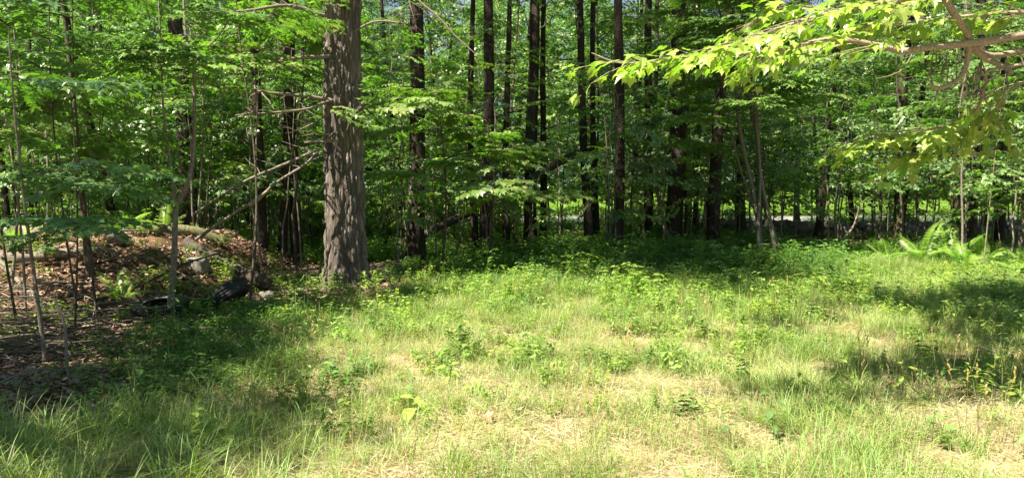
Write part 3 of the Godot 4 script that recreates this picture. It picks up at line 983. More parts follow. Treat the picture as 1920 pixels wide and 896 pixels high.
# ---------------------------------------------------------------- the maple that leans in from the right
func build_right_maple() -> void:
	var base := at_ground(5.6, -4.9)
	var t := thing("maple_tree", "sunlit yellow-green maple bough reaching into the top right corner from outside the view", "tree", base)
	part("trunk", trunk_mesh(0.16, 8.5, Vector2(-0.02, 0), 0.05, 1.0, 16, 5.0, 0.2, 0.012, 1.0, M.bark_moss), t)
	var leaves := []
	for k in 12:
		var mb := MB.new()
		mb.stick(Vector3(-0.055, 0, 0), Vector3.ZERO, 0.0014, 0.001, Color(1.0, 0.7, 0.5))
		mb.leaf(Vector3.ZERO, Vector3(1, 0, 0), Vector3.UP, 1.0 * 0.125, MAPLE_FINE, Color(R(0.88, 1.0), 1.0, R(0.8, 1.0)) * R(0.85, 1.0), R(-0.1, 0.7), R(-0.25, 0.5))
		var m := mb.mesh(M.leaf)
		var mat: StandardMaterial3D = M.leaf.duplicate()
		mat.albedo_color = green(Color(0.335, 0.43, 0.09), 0.3).linear_to_srgb()
		m.surface_set_material(0, mat)
		leaves.append(m)
	var limbs := [
		[[Vector3(5.5, 2.5, -4.9), Vector3(4.6, 2.62, -4.85), Vector3(3.64, 2.64, -4.75), Vector3(3.3, 2.61, -4.7), Vector3(3.03, 2.56, -4.65), Vector3(2.63, 2.51, -4.6), Vector3(2.46, 2.49, -4.6), Vector3(2.26, 2.52, -4.55), Vector3(1.97, 2.54, -4.5), Vector3(1.69, 2.48, -4.45), Vector3(1.35, 2.43, -4.4), Vector3(0.99, 2.4, -4.35), Vector3(0.66, 2.36, -4.3), Vector3(0.47, 2.42, -4.3)], 0.034, 0.003, 0.5, 36, 20],
		[[Vector3(2.1, 4.2, -4.6), Vector3(2.2, 3.6, -4.4), Vector3(2.3, 3.18, -4.3), Vector3(2.63, 2.79, -4.45), Vector3(2.79, 2.66, -4.55), Vector3(2.92, 2.57, -4.65), Vector3(2.94, 2.42, -4.7), Vector3(2.88, 2.32, -4.7), Vector3(2.76, 2.27, -4.7), Vector3(2.71, 2.3, -4.7)], 0.026, 0.012, 2.0, 0, 0],
		[[Vector3(5.5, 2.9, -5.0), Vector3(4.6, 2.7, -5.0), Vector3(3.76, 2.6, -4.9), Vector3(3.41, 2.54, -4.85), Vector3(3.19, 2.5, -4.8), Vector3(3.04, 2.52, -4.75), Vector3(2.95, 2.54, -4.7)], 0.024, 0.013, 2.0, 0, 0],
		[[Vector3(2.98, 2.54, -4.72), Vector3(3.1, 2.47, -4.75), Vector3(3.16, 2.42, -4.7), Vector3(3.21, 2.36, -4.65)], 0.024, 0.012, 2.0, 0, 0],
		[[Vector3(5.5, 2.4, -4.9), Vector3(4.3, 2.5, -4.9), Vector3(3.27, 2.43, -4.85), Vector3(3.2, 2.32, -4.9), Vector3(3.2, 2.15, -5), Vector3(3.01, 2.05, -5.1), Vector3(2.68, 2.02, -5.2), Vector3(2.37, 1.89, -5.25)], 0.014, 0.003, 0.42, 34, 12],
		[[Vector3(5.5, 2.3, -4.95), Vector3(4.4, 2.4, -4.9), Vector3(3.49, 2.35, -4.9), Vector3(3.34, 2.11, -5.1), Vector3(3.17, 1.97, -5.3), Vector3(2.91, 1.84, -5.4)], 0.012, 0.003, 0.4, 30, 10],
		[[Vector3(5.5, 3.5, -4.8), Vector3(4.2, 3.25, -4.5), Vector3(3.1, 2.94, -4.4), Vector3(2.51, 2.76, -4.3), Vector3(2.02, 2.67, -4.2), Vector3(1.64, 2.57, -4.15), Vector3(1.32, 2.45, -4.1), Vector3(1.11, 2.39, -4.1)], 0.018, 0.003, 0.35, 38, 12],
		[[Vector3(5.5, 3.0, -4.9), Vector3(4.4, 2.85, -4.7), Vector3(3.49, 2.74, -4.6), Vector3(3.15, 2.75, -4.7), Vector3(2.66, 2.72, -4.8), Vector3(2.29, 2.69, -4.9), Vector3(1.88, 2.56, -4.95), Vector3(1.61, 2.46, -5)], 0.016, 0.003, 0.3, 44, 14],
		[[Vector3(5.5, 4.2, -4.9), Vector3(4.2, 3.7, -4.8), Vector3(3.06, 3.27, -4.8), Vector3(2.69, 3.02, -5), Vector3(2.19, 2.87, -5), Vector3(1.86, 2.86, -5), Vector3(1.53, 2.69, -5)], 0.018, 0.003, 0.35, 34, 8],
	]
	var made := 0
	var more := Inst.new()
	for q in limbs:
		var fine := smooth_path(shifted(q[0], base), 6)
		var rad := []
		for i in fine.size():
			rad.append(lerpf(q[1], q[2], float(i) / (fine.size() - 1)) * R(0.93, 1.07))
		var mb := MB.new()
		mb.tube(fine, rad, 8, Color.WHITE)
		for k in q[4]:
			# a side twig with three to five leaves
			var f: float = lerpf(q[3], 0.95, (k + 0.5) / q[4])
			var i := int(f * (fine.size() - 2))
			var p: Vector3 = fine[i]
			var d: Vector3 = ((fine[i + 1] as Vector3) - p).normalized()
			var side := 1.0 if k % 2 else -1.0
			var dir := (d * R(0.6, 1.2) + d.cross(Vector3.UP) * side * R(0.4, 1.0) + Vector3(0, R(-0.15, 0.22), 0)).normalized()
			var l := R(0.15, 0.42)
			var tp := [p]
			for j in 4:
				p += dir * l / 4.0
				dir = (dir + Vector3(R(-0.2, 0.2), R(-0.2, 0.05), R(-0.2, 0.2))).normalized()
				tp.append(p)
				if j == 0:
					continue
				for s in ([-1.0, 1.0] if j == 3 else [side if j == 1 else -side]):
					var ld: Vector3 = (dir * 0.8 + dir.cross(Vector3.UP) * s * R(0.3, 1.0) + Vector3(0, R(-0.38, 0.12), 0)).normalized()
					var tr := frame(p + ld * 0.055, ld, Vector3(R(-0.3, 0.3), 1, R(-0.3, 0.3)))
					var ls := tr.scaled_local(Vector3(1, R(0.6, 1.5), R(0.8, 1.1)) * R(0.42, 0.82))
					if k < q[5]:
						made += 1
						part("leaf", leaves[rng.randi() % 12], t, ls)
					else:
						more.add(ls, green(Color(0.335, 0.43, 0.09), 0.25))
			mb.tube(tp, [0.004, 0.003, 0.0026, 0.002, 0.0012], 4, Color.WHITE)
		part("branch", mb.mesh(M.twig), t)
	var spare := MB.new()
	spare.leaf(Vector3.ZERO, Vector3(1, 0, 0), Vector3.UP, 0.125, MAPLE_FINE, Color.WHITE, 0.4, 0.15)
	var small := more.node("leaves", spare.mesh(M.leaf))
	t.add_child(small)
	# fine dead twigs hanging under the crossing limbs
	for k in 16:
		var p := Vector3(R(2.6, 3.3), R(2.4, 2.6), R(-4.9, -4.6)) - base
		var pts := [p]
		var d := Vector3(R(-0.6, 0.6), -1, R(-0.4, 0.4)).normalized()
		for j in 4:
			p += d * R(0.05, 0.1)
			d = (d + Vector3(R(-0.4, 0.4), R(-0.1, 0.3), R(-0.4, 0.4))).normalized()
			pts.append(p)
		var mb := MB.new()
		mb.tube(pts, [0.005, 0.0045, 0.004, 0.003, 0.0015], 4, Color.WHITE)
		part("twig", mb.mesh(M.dead), t)
	# the crown above the frame, which dapples the grass
	var inst := Inst.new()
	for k in 15:
		var b: Bough = boughs[k % boughs.size()]
		var tr := Transform3D((Basis(Vector3.UP, k * 2.39996 + 1.0) * Basis(Vector3.BACK, R(-0.1, 0.2))).scaled(Vector3.ONE * R(0.9, 1.35)), Vector3(0, 3.7 + k * 0.33, 0))
		part("branch", b.mesh, t, tr)
		for s in b.spots:
			var w: Transform3D = tr * s
			inst.add(Transform3D(w.basis.orthonormalized().scaled(Vector3.ONE * R(0.9, 1.2)), w.origin), green(Color(0.26, 0.42, 0.06)))
	# long boughs that overhang the clearing above the view
	for k in 7:
		var b: Bough = boughs[k % boughs.size()]
		var tr := Transform3D((Basis(Vector3.UP, PI - 0.3 + R(-0.5, 0.75)) * Basis(Vector3.BACK, 0.1)).scaled(Vector3.ONE * R(1.4, 1.85)), Vector3(-0.2, 3.9 + k * 0.3, 0))
		part("branch", b.mesh, t, tr)
		for s in b.spots:
			var w: Transform3D = tr * s
			if low_noise.get_noise_2d(w.origin.x * 3.0, w.origin.z * 3.0) < 0.06 or rng.randf() < 0.35:
				continue
			inst.add(Transform3D(w.basis.orthonormalized().scaled(Vector3.ONE * R(0.9, 1.3)), w.origin), green(Color(0.26, 0.42, 0.06)))
	t.add_child(inst.node("crown", wide_sprays[2]))
	# the bare broken twig that hangs in at the top
	var tw := thing("dead_branch", "pale bare dead branch hanging in from the top edge left of the middle", "branch", Vector3(-0.6, 2.9, -5.0))
	dead_branch(tw, shifted([Vector3(-1.6, 3.9, -5.0), Vector3(-1.1, 3.45, -5), Vector3(-0.8, 3.12, -5), Vector3(-0.64, 2.91, -5), Vector3(-0.51, 2.8, -5), Vector3(-0.4, 2.68, -5), Vector3(-0.29, 2.58, -5), Vector3(-0.24, 2.54, -5)], tw.position), 0.014, 0.004, M.dead, 0, "branch")
	dead_branch(tw, shifted([Vector3(-0.95, 3.3, -5.1), Vector3(-0.78, 3.11, -5.2), Vector3(-0.72, 2.91, -5.2), Vector3(-0.68, 2.76, -5.2)], tw.position), 0.007, 0.003, M.dead, 1, "twig")

# ---------------------------------------------------------------- far trees beyond the road
func build_far_trees() -> void:
	var kinds := []
	for k in 5:
		var o := Node3D.new()
		var H := R(15.0, 21.0)
		part("trunk", trunk_mesh(0.2, H * 0.9, Vector2(0.01, 0), 0.1, k, 8, 2.0, 0.5, 0.01, 1.0, M.bark_dark), o)
		var inst := Inst.new()
		for b in 90:
			var f := (b + 0.5) / 90.0
			var h := lerpf(0.8, H, pow(f, 0.9))
			var yaw := b * 2.39996
			var l := 4.6 * pow(sin(PI * clampf(0.16 + f * 0.82, 0, 1)), 0.7) * R(0.75, 1.1)
			for j in 15:
				var t := R(0.2, 1.0)
				var a := yaw + R(-0.5, 0.5)
				var p := Vector3(cos(a) * l * t, h + R(-0.5, 0.5) + 0.5 * sin(t * 2.5) - 0.3 * t, sin(a) * l * t)
				inst.add(frame(p, Vector3(cos(a) + R(-0.5, 0.5), R(-0.3, 0.15), sin(a) + R(-0.5, 0.5)), Vector3(R(-0.4, 0.4), 1, R(-0.4, 0.4))).scaled_local(Vector3.ONE * R(1.5, 2.4)), green(GREENS[k % 4] * 1.25))
		o.add_child(inst.node("crown", far_sprays[k % 4]))
		kinds.append(o)
	var spots := []
	for i in 30:
		spots.append(Vector2(-47.0 + i * 3.5 + R(-1.2, 1.2), R(-62.0, -57.0)))
	for i in 26:
		spots.append(Vector2(-58.0 + i * 4.8 + R(-1.5, 1.5), R(-76.0, -68.0)))
	for i in spots.size():
		var o: Node3D = kinds[i % 5].duplicate()
		o.name = numbered("roadside_tree")
		add_child(o)
		o.position = at_ground(spots[i].x, spots[i].y, -0.1)
		o.rotation.y = R(0, TAU)
		o.scale = Vector3.ONE * R(0.85, 1.15)
		tag(o, placed_label("%s roadside tree" % ["front", "rear"][0 if i < 30 else 1], spots[i].x, spots[i].y, LAND, 2.0), "tree", "leafy trees beyond the road")
	for o in kinds:
		o.free()

# ---------------------------------------------------------------- stone wall, logs, tyres, rocks
func rock_mesh(seed_: float, size: Vector3) -> ArrayMesh:
	var st := SurfaceTool.new()
	var s := SphereMesh.new()
	s.radius = 0.5
	s.height = 1.0
	s.radial_segments = 12
	s.rings = 7
	st.create_from(s, 0)
	var a := st.commit_to_arrays()
	var vs: PackedVector3Array = a[Mesh.ARRAY_VERTEX]
	for i in vs.size():
		var p := vs[i]
		var q := Vector3(signf(p.x) * pow(absf(p.x) * 2.0, 0.5), signf(p.y) * pow(absf(p.y) * 2.0, 0.5), signf(p.z) * pow(absf(p.z) * 2.0, 0.5)) * 0.5
		var k := 1.0 + 0.3 * low_noise.get_noise_3d(p.x * 12.0 + seed_ * 13.0, p.y * 12.0, p.z * 12.0) + 0.12 * rough_noise.get_noise_3d(p.x * 5.0, p.y * 5.0 + seed_ * 7.0, p.z * 5.0)
		vs[i] = q * k * size
	a[Mesh.ARRAY_VERTEX] = vs
	a[Mesh.ARRAY_NORMAL] = null
	a[Mesh.ARRAY_TANGENT] = null
	a[Mesh.ARRAY_TEX_UV] = null
	var m := ArrayMesh.new()
	m.add_surface_from_arrays(Mesh.PRIMITIVE_TRIANGLES, a)
	var g := SurfaceTool.new()
	g.create_from(m, 0)
	g.generate_normals()
	g.set_material(M.rock)
	return g.commit()

func build_wall() -> void:
	var w := thing("stone_wall", "low dry stone wall of grey fieldstones running before the road", "wall", Vector3(9.0, 0, -27.0))
	var rocks := []
	for k in 8:
		rocks.append(rock_mesh(k, Vector3(R(0.42, 0.62), R(0.2, 0.27), R(0.32, 0.45))))
	var count := 0
	for course in 3:
		var x := -4.0 - 0.15 * course
		while x < 13.5 and count < 290:
			var s := R(0.75, 1.25)
			var wob := 0.25 * sin(x * 0.35)
			if course == 2 and rng.randf() < 0.18:
				x += 0.4
				continue
			var gx := 9.0 + x
			var p := Vector3(x, ground(gx, -27.0) + 0.06 + course * 0.15 + R(-0.03, 0.03), wob + R(-0.1, 0.1))
			var b := Basis(Vector3.UP, R(-0.4, 0.4) + (PI if rng.randf() < 0.5 else 0.0)) * Basis(Vector3.BACK, R(-0.13, 0.13))
			part("stone", rocks[rng.randi() % 8], w, Transform3D(b.scaled(Vector3(s, R(0.9, 1.2), s)), p))
			count += 1
			x += 0.44 * s * R(0.9, 1.08)

func build_tyre(label: String, at: Vector3, basis: Basis) -> void:
	var t := thing("tyre", label, "tyre", at)
	var prof := [Vector2(0.19, -0.085), Vector2(0.2, -0.1), Vector2(0.24, -0.112), Vector2(0.28, -0.112), Vector2(0.315, -0.1), Vector2(0.33, -0.08), Vector2(0.333, -0.03), Vector2(0.325, -0.024), Vector2(0.325, -0.012), Vector2(0.334, -0.006), Vector2(0.334, 0.006), Vector2(0.325, 0.012), Vector2(0.325, 0.024), Vector2(0.333, 0.03), Vector2(0.33, 0.08), Vector2(0.315, 0.1), Vector2(0.28, 0.112), Vector2(0.24, 0.112), Vector2(0.2, 0.1), Vector2(0.19, 0.085), Vector2(0.21, 0.07), Vector2(0.3, 0.06), Vector2(0.312, 0.0), Vector2(0.3, -0.06), Vector2(0.21, -0.07)]
	var st := SurfaceTool.new()
	st.begin(Mesh.PRIMITIVE_TRIANGLES)
	var m := prof.size()
	for i in 48:
		var a := TAU * i / 48
		for p in prof:
			st.add_vertex(Vector3(cos(a) * p.x, p.y, sin(a) * p.x))
	for i in 48:
		for j in m:
			var a := i * m + j
			var b := i * m + (j + 1) % m
			var c := (i + 1) % 48 * m + j
			var d := (i + 1) % 48 * m + (j + 1) % m
			for q in [a, b, c, b, d, c]:
				st.add_index(q)
	st.generate_normals()
	st.set_material(M.rubber)
	part("casing", st.commit(), t, Transform3D(basis, Vector3.ZERO))
	# tread blocks on both shoulders, one mesh
	var tb := MB.new()
	for i in 64:
		var a := TAU * i / 64
		var u := Vector3(cos(a), 0, sin(a))
		var w := Vector3(-sin(a), 0, cos(a)) * 0.011
		for s in [-1.0, 1.0]:
			var y0: float = 0.036 * s
			var y1: float = 0.088 * s
			var p0 := u * 0.345 + Vector3.UP * y0
			var p1 := u * 0.338 + Vector3.UP * y1
			var q0 := u * 0.325 + Vector3.UP * y0
			var q1 := u * 0.318 + Vector3.UP * y1
			for f in [[p0 - w, p0 + w, p1 + w, p1 - w], [p0 - w, p1 - w, q1 - w, q0 - w], [p0 + w, p1 + w, q1 + w, q0 + w], [p0 - w, p0 + w, q0 + w, q0 - w], [p1 - w, p1 + w, q1 + w, q1 - w]]:
				tb.tri(f[0], f[1], f[2], Color.WHITE)
				tb.tri(f[0], f[2], f[3], Color.WHITE)
	part("tread", tb.mesh(M.rubber), t, Transform3D(basis, Vector3.ZERO))
	var bead := TorusMesh.new()
	bead.inner_radius = 0.196
	bead.outer_radius = 0.21
	bead.rings = 40
	bead.ring_segments = 6
	bead.material = plain_material("worn_rubber", Color(0.12, 0.12, 0.115), 0.7)
	part("bead_ring", bead, t, Transform3D(basis, basis * Vector3(0, 0.1, 0)))

func log_thing(called: String, label: String, pts: Array, r0: float, r1: float, mat: Material, twigs := 0, category := "log") -> void:
	var base: Vector3 = pts[0]
	var t := thing(called, label, category, base)
	var fine := smooth_path(shifted(pts, base), 8)
	var st := SurfaceTool.new()
	st.begin(Mesh.PRIMITIVE_TRIANGLES)
	var sides := 14
	var m := fine.size()
	for i in m:
		var p: Vector3 = fine[i]
		var d: Vector3 = ((fine[mini(i + 1, m - 1)] as Vector3) - (fine[maxi(i - 1, 0)] as Vector3)).normalized()
		var u := d.cross(Vector3.UP).normalized()
		var w := u.cross(d)
		for j in sides:
			var a := TAU * j / sides
			var e := u * cos(a) + w * sin(a)
			var r := lerpf(r0, r1, float(i) / (m - 1)) * (1.0 + 0.22 * rough_noise.get_noise_3d(e.x * 3.0 + base.x, i * 0.6, e.y * 3.0))
			st.set_color(Color(0.9, 0.9, 0.9))
			st.add_vertex(p + e * r)
	st.set_color(Color(1, 0.95, 0.85))
	st.add_vertex(fine[0]); st.add_vertex(fine[m - 1])
	for i in m - 1:
		for j in sides:
			var a := i * sides + j
			var b := i * sides + (j + 1) % sides
			for q in [a, a + sides, b, b, a + sides, b + sides]:
				st.add_index(q)
	for j in sides:
		for q in [m * sides, j, (j + 1) % sides, m * sides + 1, (m - 1) * sides + (j + 1) % sides, (m - 1) * sides + j]:
			st.add_index(q)
	st.generate_normals()
	st.set_material(mat)
	part("trunk" if category == "log" else "limb", st.commit(), t)
	for k in twigs:
		var i := rng.randi_range(2, m - 2)
		var p: Vector3 = fine[i]
		var d := Vector3(R(-1, 1), R(0.1, 0.9), R(-1, 1)).normalized()
		var tp := []
		for j in 5:
			tp.append(p)
			p += d * R(0.06, 0.14)
			d = (d + Vector3(R(-0.3, 0.3), R(-0.3, 0.2), R(-0.3, 0.3))).normalized()
		var mb := MB.new()
		mb.tube(tp, [r1 * 0.35, r1 * 0.3, r1 * 0.25, r1 * 0.18, r1 * 0.1], 4, Color.WHITE)
		part("twig", mb.mesh(mat), t)

func on_ground(flat: Array, lift: float) -> Array:
	return flat.map(func(p): return Vector3(p.x, ground(p.x, p.y) + lift, p.y))

func build_ground_things() -> void:
	build_tyre("old black tyre lying flat on the litter before the forked sapling", at_ground(-4.5, -9.1, 0.13), Basis(Vector3(1, 0, 0.2).normalized(), 0.17))
	build_tyre("old black tyre tilted on edge with its tread showing, right of the flat tyre", at_ground(-3.98, -9.9, 0.22), Basis(Vector3(0.0, 0.25, 1).normalized(), 0.62) * Basis(Vector3.RIGHT, -0.12))
	log_thing("fallen_log", "dark rotting log that slopes down to the right behind the tilted tyre", [Vector3(-5.5, 0.72, -12.1), Vector3(-5.0, 0.5, -11.9), Vector3(-4.4, 0.28, -11.7), Vector3(-3.95, 0.12, -11.5)], 0.13, 0.1, M.bark_dark, 3)
	log_thing("fallen_log", "brown log lying across the top of the mound at the far left", on_ground([Vector2(-8.9, -12.2), Vector2(-8.2, -12.3), Vector2(-7.5, -12.5)], 0.12), 0.11, 0.09, M.twig, 2)
	log_thing("fallen_log", "weathered grey log half sunk in the slope at the left edge", on_ground([Vector2(-8.2, -10.6), Vector2(-7.4, -10.75), Vector2(-6.5, -10.95), Vector2(-6.1, -11.1)], 0.05), 0.1, 0.06, M.dead, 2)
	log_thing("fallen_log", "mossy log lying behind the forked sapling on the right end of the mound", on_ground([Vector2(-6.3, -12.6), Vector2(-5.7, -12.7), Vector2(-5.2, -12.9)], 0.08), 0.11, 0.09, M.bark_moss, 1)
	log_thing("fallen_branch", "long pale grey branch lying from the left edge down the slope", on_ground([Vector2(-8.0, -10.9), Vector2(-6.9, -10.0), Vector2(-5.9, -9.1), Vector2(-5.1, -8.5), Vector2(-4.55, -8.0)], 0.06), 0.045, 0.025, M.dead, 6, "branch")
	log_thing("fallen_branch", "bent pale stem standing in the litter at the lower left", [at_ground(-3.5, -5.6, 0.0), at_ground(-3.62, -5.75, 0.12), at_ground(-3.72, -5.9, 0.4), at_ground(-3.86, -6.0, 0.62)], 0.014, 0.01, M.dead, 1, "branch")
	log_thing("leaning_branch", "long dead branch leaning from the mound up against the furrowed pine", [Vector3(-5.71, 0.59, -12.4), Vector3(-5.4, 0.81, -12.3), Vector3(-4.86, 1.13, -12.1), Vector3(-4.33, 1.42, -11.9), Vector3(-3.81, 1.77, -11.7), Vector3(-3.35, 2.03, -11.6), Vector3(-3.11, 2.25, -11.55)], 0.032, 0.018, M.bark_pale, 10, "branch")
	log_thing("leaning_branch", "upper dead branch running parallel above the long leaning branch", [Vector3(-5.06, 1.25, -11.4), Vector3(-4.69, 1.47, -11.3), Vector3(-4.32, 1.68, -11.2), Vector3(-3.94, 1.85, -11.1), Vector3(-3.45, 2.05, -11.1), Vector3(-3.19, 2.18, -11.2), Vector3(-3.08, 2.28, -11.5)], 0.018, 0.026, M.bark_pale, 8, "branch")
	log_thing("broken_branch", "short broken branch piece with torn reddish wood on the leaning branch", [Vector3(-4.24, 1.39, -11.6), Vector3(-4.07, 1.5, -11.55), Vector3(-3.92, 1.62, -11.5), Vector3(-3.85, 1.71, -11.5)], 0.04, 0.012, M.twig, 0, "branch")
	log_thing("leaning_branch", "dark thin branch lying up the slope left of the forked sapling", [at_ground(-5.7, -9.6, 0.05), at_ground(-5.2, -10.0, 0.2), at_ground(-4.8, -10.4, 0.4), at_ground(-4.4, -10.8, 0.72)], 0.022, 0.014, M.bark_dark, 3, "branch")
	log_thing("broken_limb", "dark broken limb slanting up between the two black twin trunks", [Vector3(0.36, 1.82, -19.6), Vector3(0.76, 2.11, -19.7), Vector3(1.24, 2.39, -19.8), Vector3(1.82, 2.67, -19.9), Vector3(2.2, 2.85, -19.9)], 0.13, 0.09, M.bark_dark, 2, "limb")
	log_thing("dead_limb", "curved dead limb hugging the left side of the lone dark trunk", [Vector3(-2.25, 0.9, -15.4), Vector3(-2.2, 1.15, -15.3), Vector3(-2.14, 1.71, -15.45), Vector3(-1.98, 2, -15.55), Vector3(-1.88, 2.29, -15.7)], 0.05, 0.045, M.bark_pale, 1, "limb")
	log_thing("fallen_log", "dark fallen trunk sloping up to the right behind the lone dark trunk", [Vector3(-3.5, 0.05, -18), Vector3(-2.73, 0.3, -18.3), Vector3(-1.8, 0.75, -18.6), Vector3(-0.99, 1.11, -18.9)], 0.14, 0.09, M.bark_dark, 5, "log")
	log_thing("leaning_pole", "pale leaning pole with a moss patch before the broadest black trunk", [at_ground(4.25, -18.9, 0.0), at_ground(4.1, -18.9, 0.5), at_ground(3.95, -19.0, 1.1), at_ground(3.8, -19.1, 2.0)], 0.06, 0.045, M.bark_pale, 1, "branch")
	log_thing("fallen_branch", "pale dead branch lying before the stone wall left of the patchy trunk", on_ground([Vector2(7.9, -19.4), Vector2(8.7, -20.0), Vector2(9.8, -20.4), Vector2(10.4, -20.5)], 0.15), 0.04, 0.02, M.twig, 5, "branch")
	log_thing("leaning_branch", "pale crooked stick standing up before the stone wall", [at_ground(8.4, -18.2, 0.0), at_ground(8.5, -18.3, 0.35), at_ground(8.8, -18.4, 0.75), at_ground(9.0, -18.5, 1.5)], 0.035, 0.015, M.twig, 5, "branch")
	# tangled brush
	for q in [[-5.5, -7.7, 1.0, "low tangle of dead twigs on the dark litter slope left of the flat tyre"], [-4.6, -6.7, 0.8, "tangle of dead twigs around the straight grey pole at the lower left"], [-6.9, -9.3, 1.0, "heap of dead twigs under the long pale branch at the left edge"], [-3.3, -12.6, 0.7, "small heap of dead twigs behind the sloping rotten log"]]:
		var t := thing("brush_pile", q[3], "brush", at_ground(q[0], q[1]))
		for m in 3:
			var mb := MB.new()
			for k in 26:
				var a := R(-0.9, 0.9) + (PI if rng.randf() < 0.5 else 0.0)
				var p: Vector3 = Vector3(R(-1, 1), 0, R(-0.6, 0.6)) * q[2]
				p.y = ground(q[0] + p.x, q[1] + p.z) - t.position.y + R(0.02, 0.3) * q[2]
				var d := Vector3(cos(a), R(-0.12, 0.22), sin(a)).normalized()
				var tp := [p]
				var l := R(0.3, 1.1)
				for j in 4:
					p += d * l / 4.0
					d = (d + Vector3(R(-0.25, 0.25), R(-0.2, 0.15), R(-0.25, 0.25))).normalized()
					tp.append(p)
				var w := R(0.004, 0.012)
				mb.tube(tp, [w, w * 0.9, w * 0.75, w * 0.55, w * 0.3], 4, Color.WHITE * R(0.6, 1.0))
			var o := part("twigs", mb.mesh([M.dead, M.twig, M.bark_dark][m]), t)
			o.set_meta("kind", "stuff")
	# loose sticks on the litter
	var sticks := 0
	while sticks < 90:
		var x := R(-7.5, -2.4)
		var z := R(-12.5, -5.6)
		if lawn(x, z) > 0.4:
			continue
		var a := R(-0.7, 0.7) + (0.5 if rng.randf() < 0.6 else -0.6)
		var l := R(0.35, 2.6)
		var d := Vector2(cos(a), -sin(a))
		var pts := []
		for k in 4:
			var q := Vector2(x, z) + d * l * (k / 3.0 - 0.5) + Vector2(R(-0.04, 0.04), R(-0.04, 0.04))
			pts.append(at_ground(q.x, q.y, R(0.02, 0.09)))
		var t := thing("fallen_stick", placed_label(("short " if l < 0.8 else "long ") + ["grey", "light brown", "dark"][sticks % 3] + " stick", x, z, LITTER_LAND, 0.6), "stick", pts[0], 0.0, "dead sticks on the leaf litter")
		dead_branch(t, shifted(pts, pts[0]), R(0.009, 0.026), 0.006, [M.dead, M.twig, M.bark_dark][sticks % 3], 2, "stick")
		sticks += 1
	for q in [[-5.0, -11.3, 0.36, "rounded grey boulder between the sloping log and the tilted tyre"], [-6.35, -11.5, 0.26, "grey stone sticking out of the mound left of the forked sapling"], [-3.85, -11.15, 0.22, "small pale stone at the lower end of the sloping log"], [-8.6, -11.4, 0.42, "flat pale rock at the left edge of the mound"]]:
		var t := thing("rock", q[3], "rock", at_ground(q[0], q[1], 0.06))
		part("stone", rock_mesh(q[0] * 3.0, Vector3(q[2], q[2] * 0.75, q[2] * 0.8)), t)

# ---------------------------------------------------------------- plants on the ground
func frond_mesh(l: float, arch: float) -> ArrayMesh:
	var mb := MB.new()
	var prev := Vector3.ZERO
	for i in 26:
		var t := (i + 1) / 26.0
		var p := Vector3(l * (t * 0.75 + 0.15 * t * t), l * (t * 0.85 - arch * t * t), 0)
		mb.stick(prev, p, 0.004 * (1.1 - t), 0.004 * (1.05 - t), Color(0.8, 0.75, 0.5))
		if i > 3:
			var d := (p - prev).normalized()
			var wl := 0.17 * l / 0.75 * pow(sin(PI * clampf(0.15 + 0.85 * (1.0 - pow(t, 1.3)) * 0.75 + 0.02, 0, 1)), 0.8) * (1.0 if t < 0.9 else 0.6)
			for s in [-1.0, 1.0]:
				var dir := (Vector3(0, -0.12, s) + d * 0.35).normalized()
				mb.leaf(p, dir, d.cross(Vector3(0, 0, 1)) * -1.0, wl, [Vector2(0, 0), Vector2(0.15, 0.075), Vector2(0.55, 0.055), Vector2(1, 0), Vector2(0.55, -0.055), Vector2(0.15, -0.075)], Color.WHITE * R(0.85, 1.0), 0.25, 0.1)
		prev = p
	return mb.mesh(M.leaf)

func build_ferns() -> void:
	var fronds := []
	for k in 4:
		var m := frond_mesh(R(0.7, 0.9), R(0.3, 0.65))
		var mat: StandardMaterial3D = M.leaf.duplicate()
		mat.albedo_color = green(Color(0.30, 0.46, 0.10), 0.12).linear_to_srgb()
		m.surface_set_material(0, mat)
		fronds.append(m)
	var spots := [
		[8.75, -15.2, 1.25, "tall upright fern clump in the sun before the patchy trunk"],
		[9.35, -15.4, 1.0, "fern right beside the tall upright clump"],
		[8.2, -15.6, 0.9, "fern left beside the tall upright clump"],
		[9.9, -15.0, 0.85, "sunlit fern below the greenish trunk"],
		[10.5, -14.6, 0.75, "sunlit fern between the greenish trunk and the right edge"],
		[9.0, -14.2, 0.8, "low fern in front of the tall upright clump"],
		[9.8, -13.8, 0.7, "low fern on the sunny strip right of the clump"],
		[7.6, -15.2, 0.7, "low fern left of the clump, nearest the grass"],
		[10.9, -15.4, 0.7, "fern at the far right end of the sunny strip"],
		[-7.6, -10.9, 0.8, "bright sunlit fern on the mound at the left edge"],
		[-8.3, -11.3, 0.75, "second fern at the left edge, behind the bright one"],
		[-7.0, -12.9, 0.85, "fern on the crest of the mound by the slim leaning tree"],
		[-6.4, -13.2, 0.7, "fern behind the crest of the mound"],
		[-5.35, -9.75, 0.7, "low fern above the flat tyre on the mound slope"],
	]
	for q in spots:
		var t := thing("fern", q[3], "fern", at_ground(q[0], q[1]))
		var n := rng.randi_range(6, 9)
		for k in n:
			var b := Basis(Vector3.UP, TAU * k / n + R(-0.3, 0.3)) * Basis(Vector3.BACK, R(0.05, 0.6))
			part("frond", fronds[rng.randi() % 4], t, Transform3D(b.scaled(Vector3.ONE * q[2] * R(0.7, 1.1)), Vector3.ZERO))

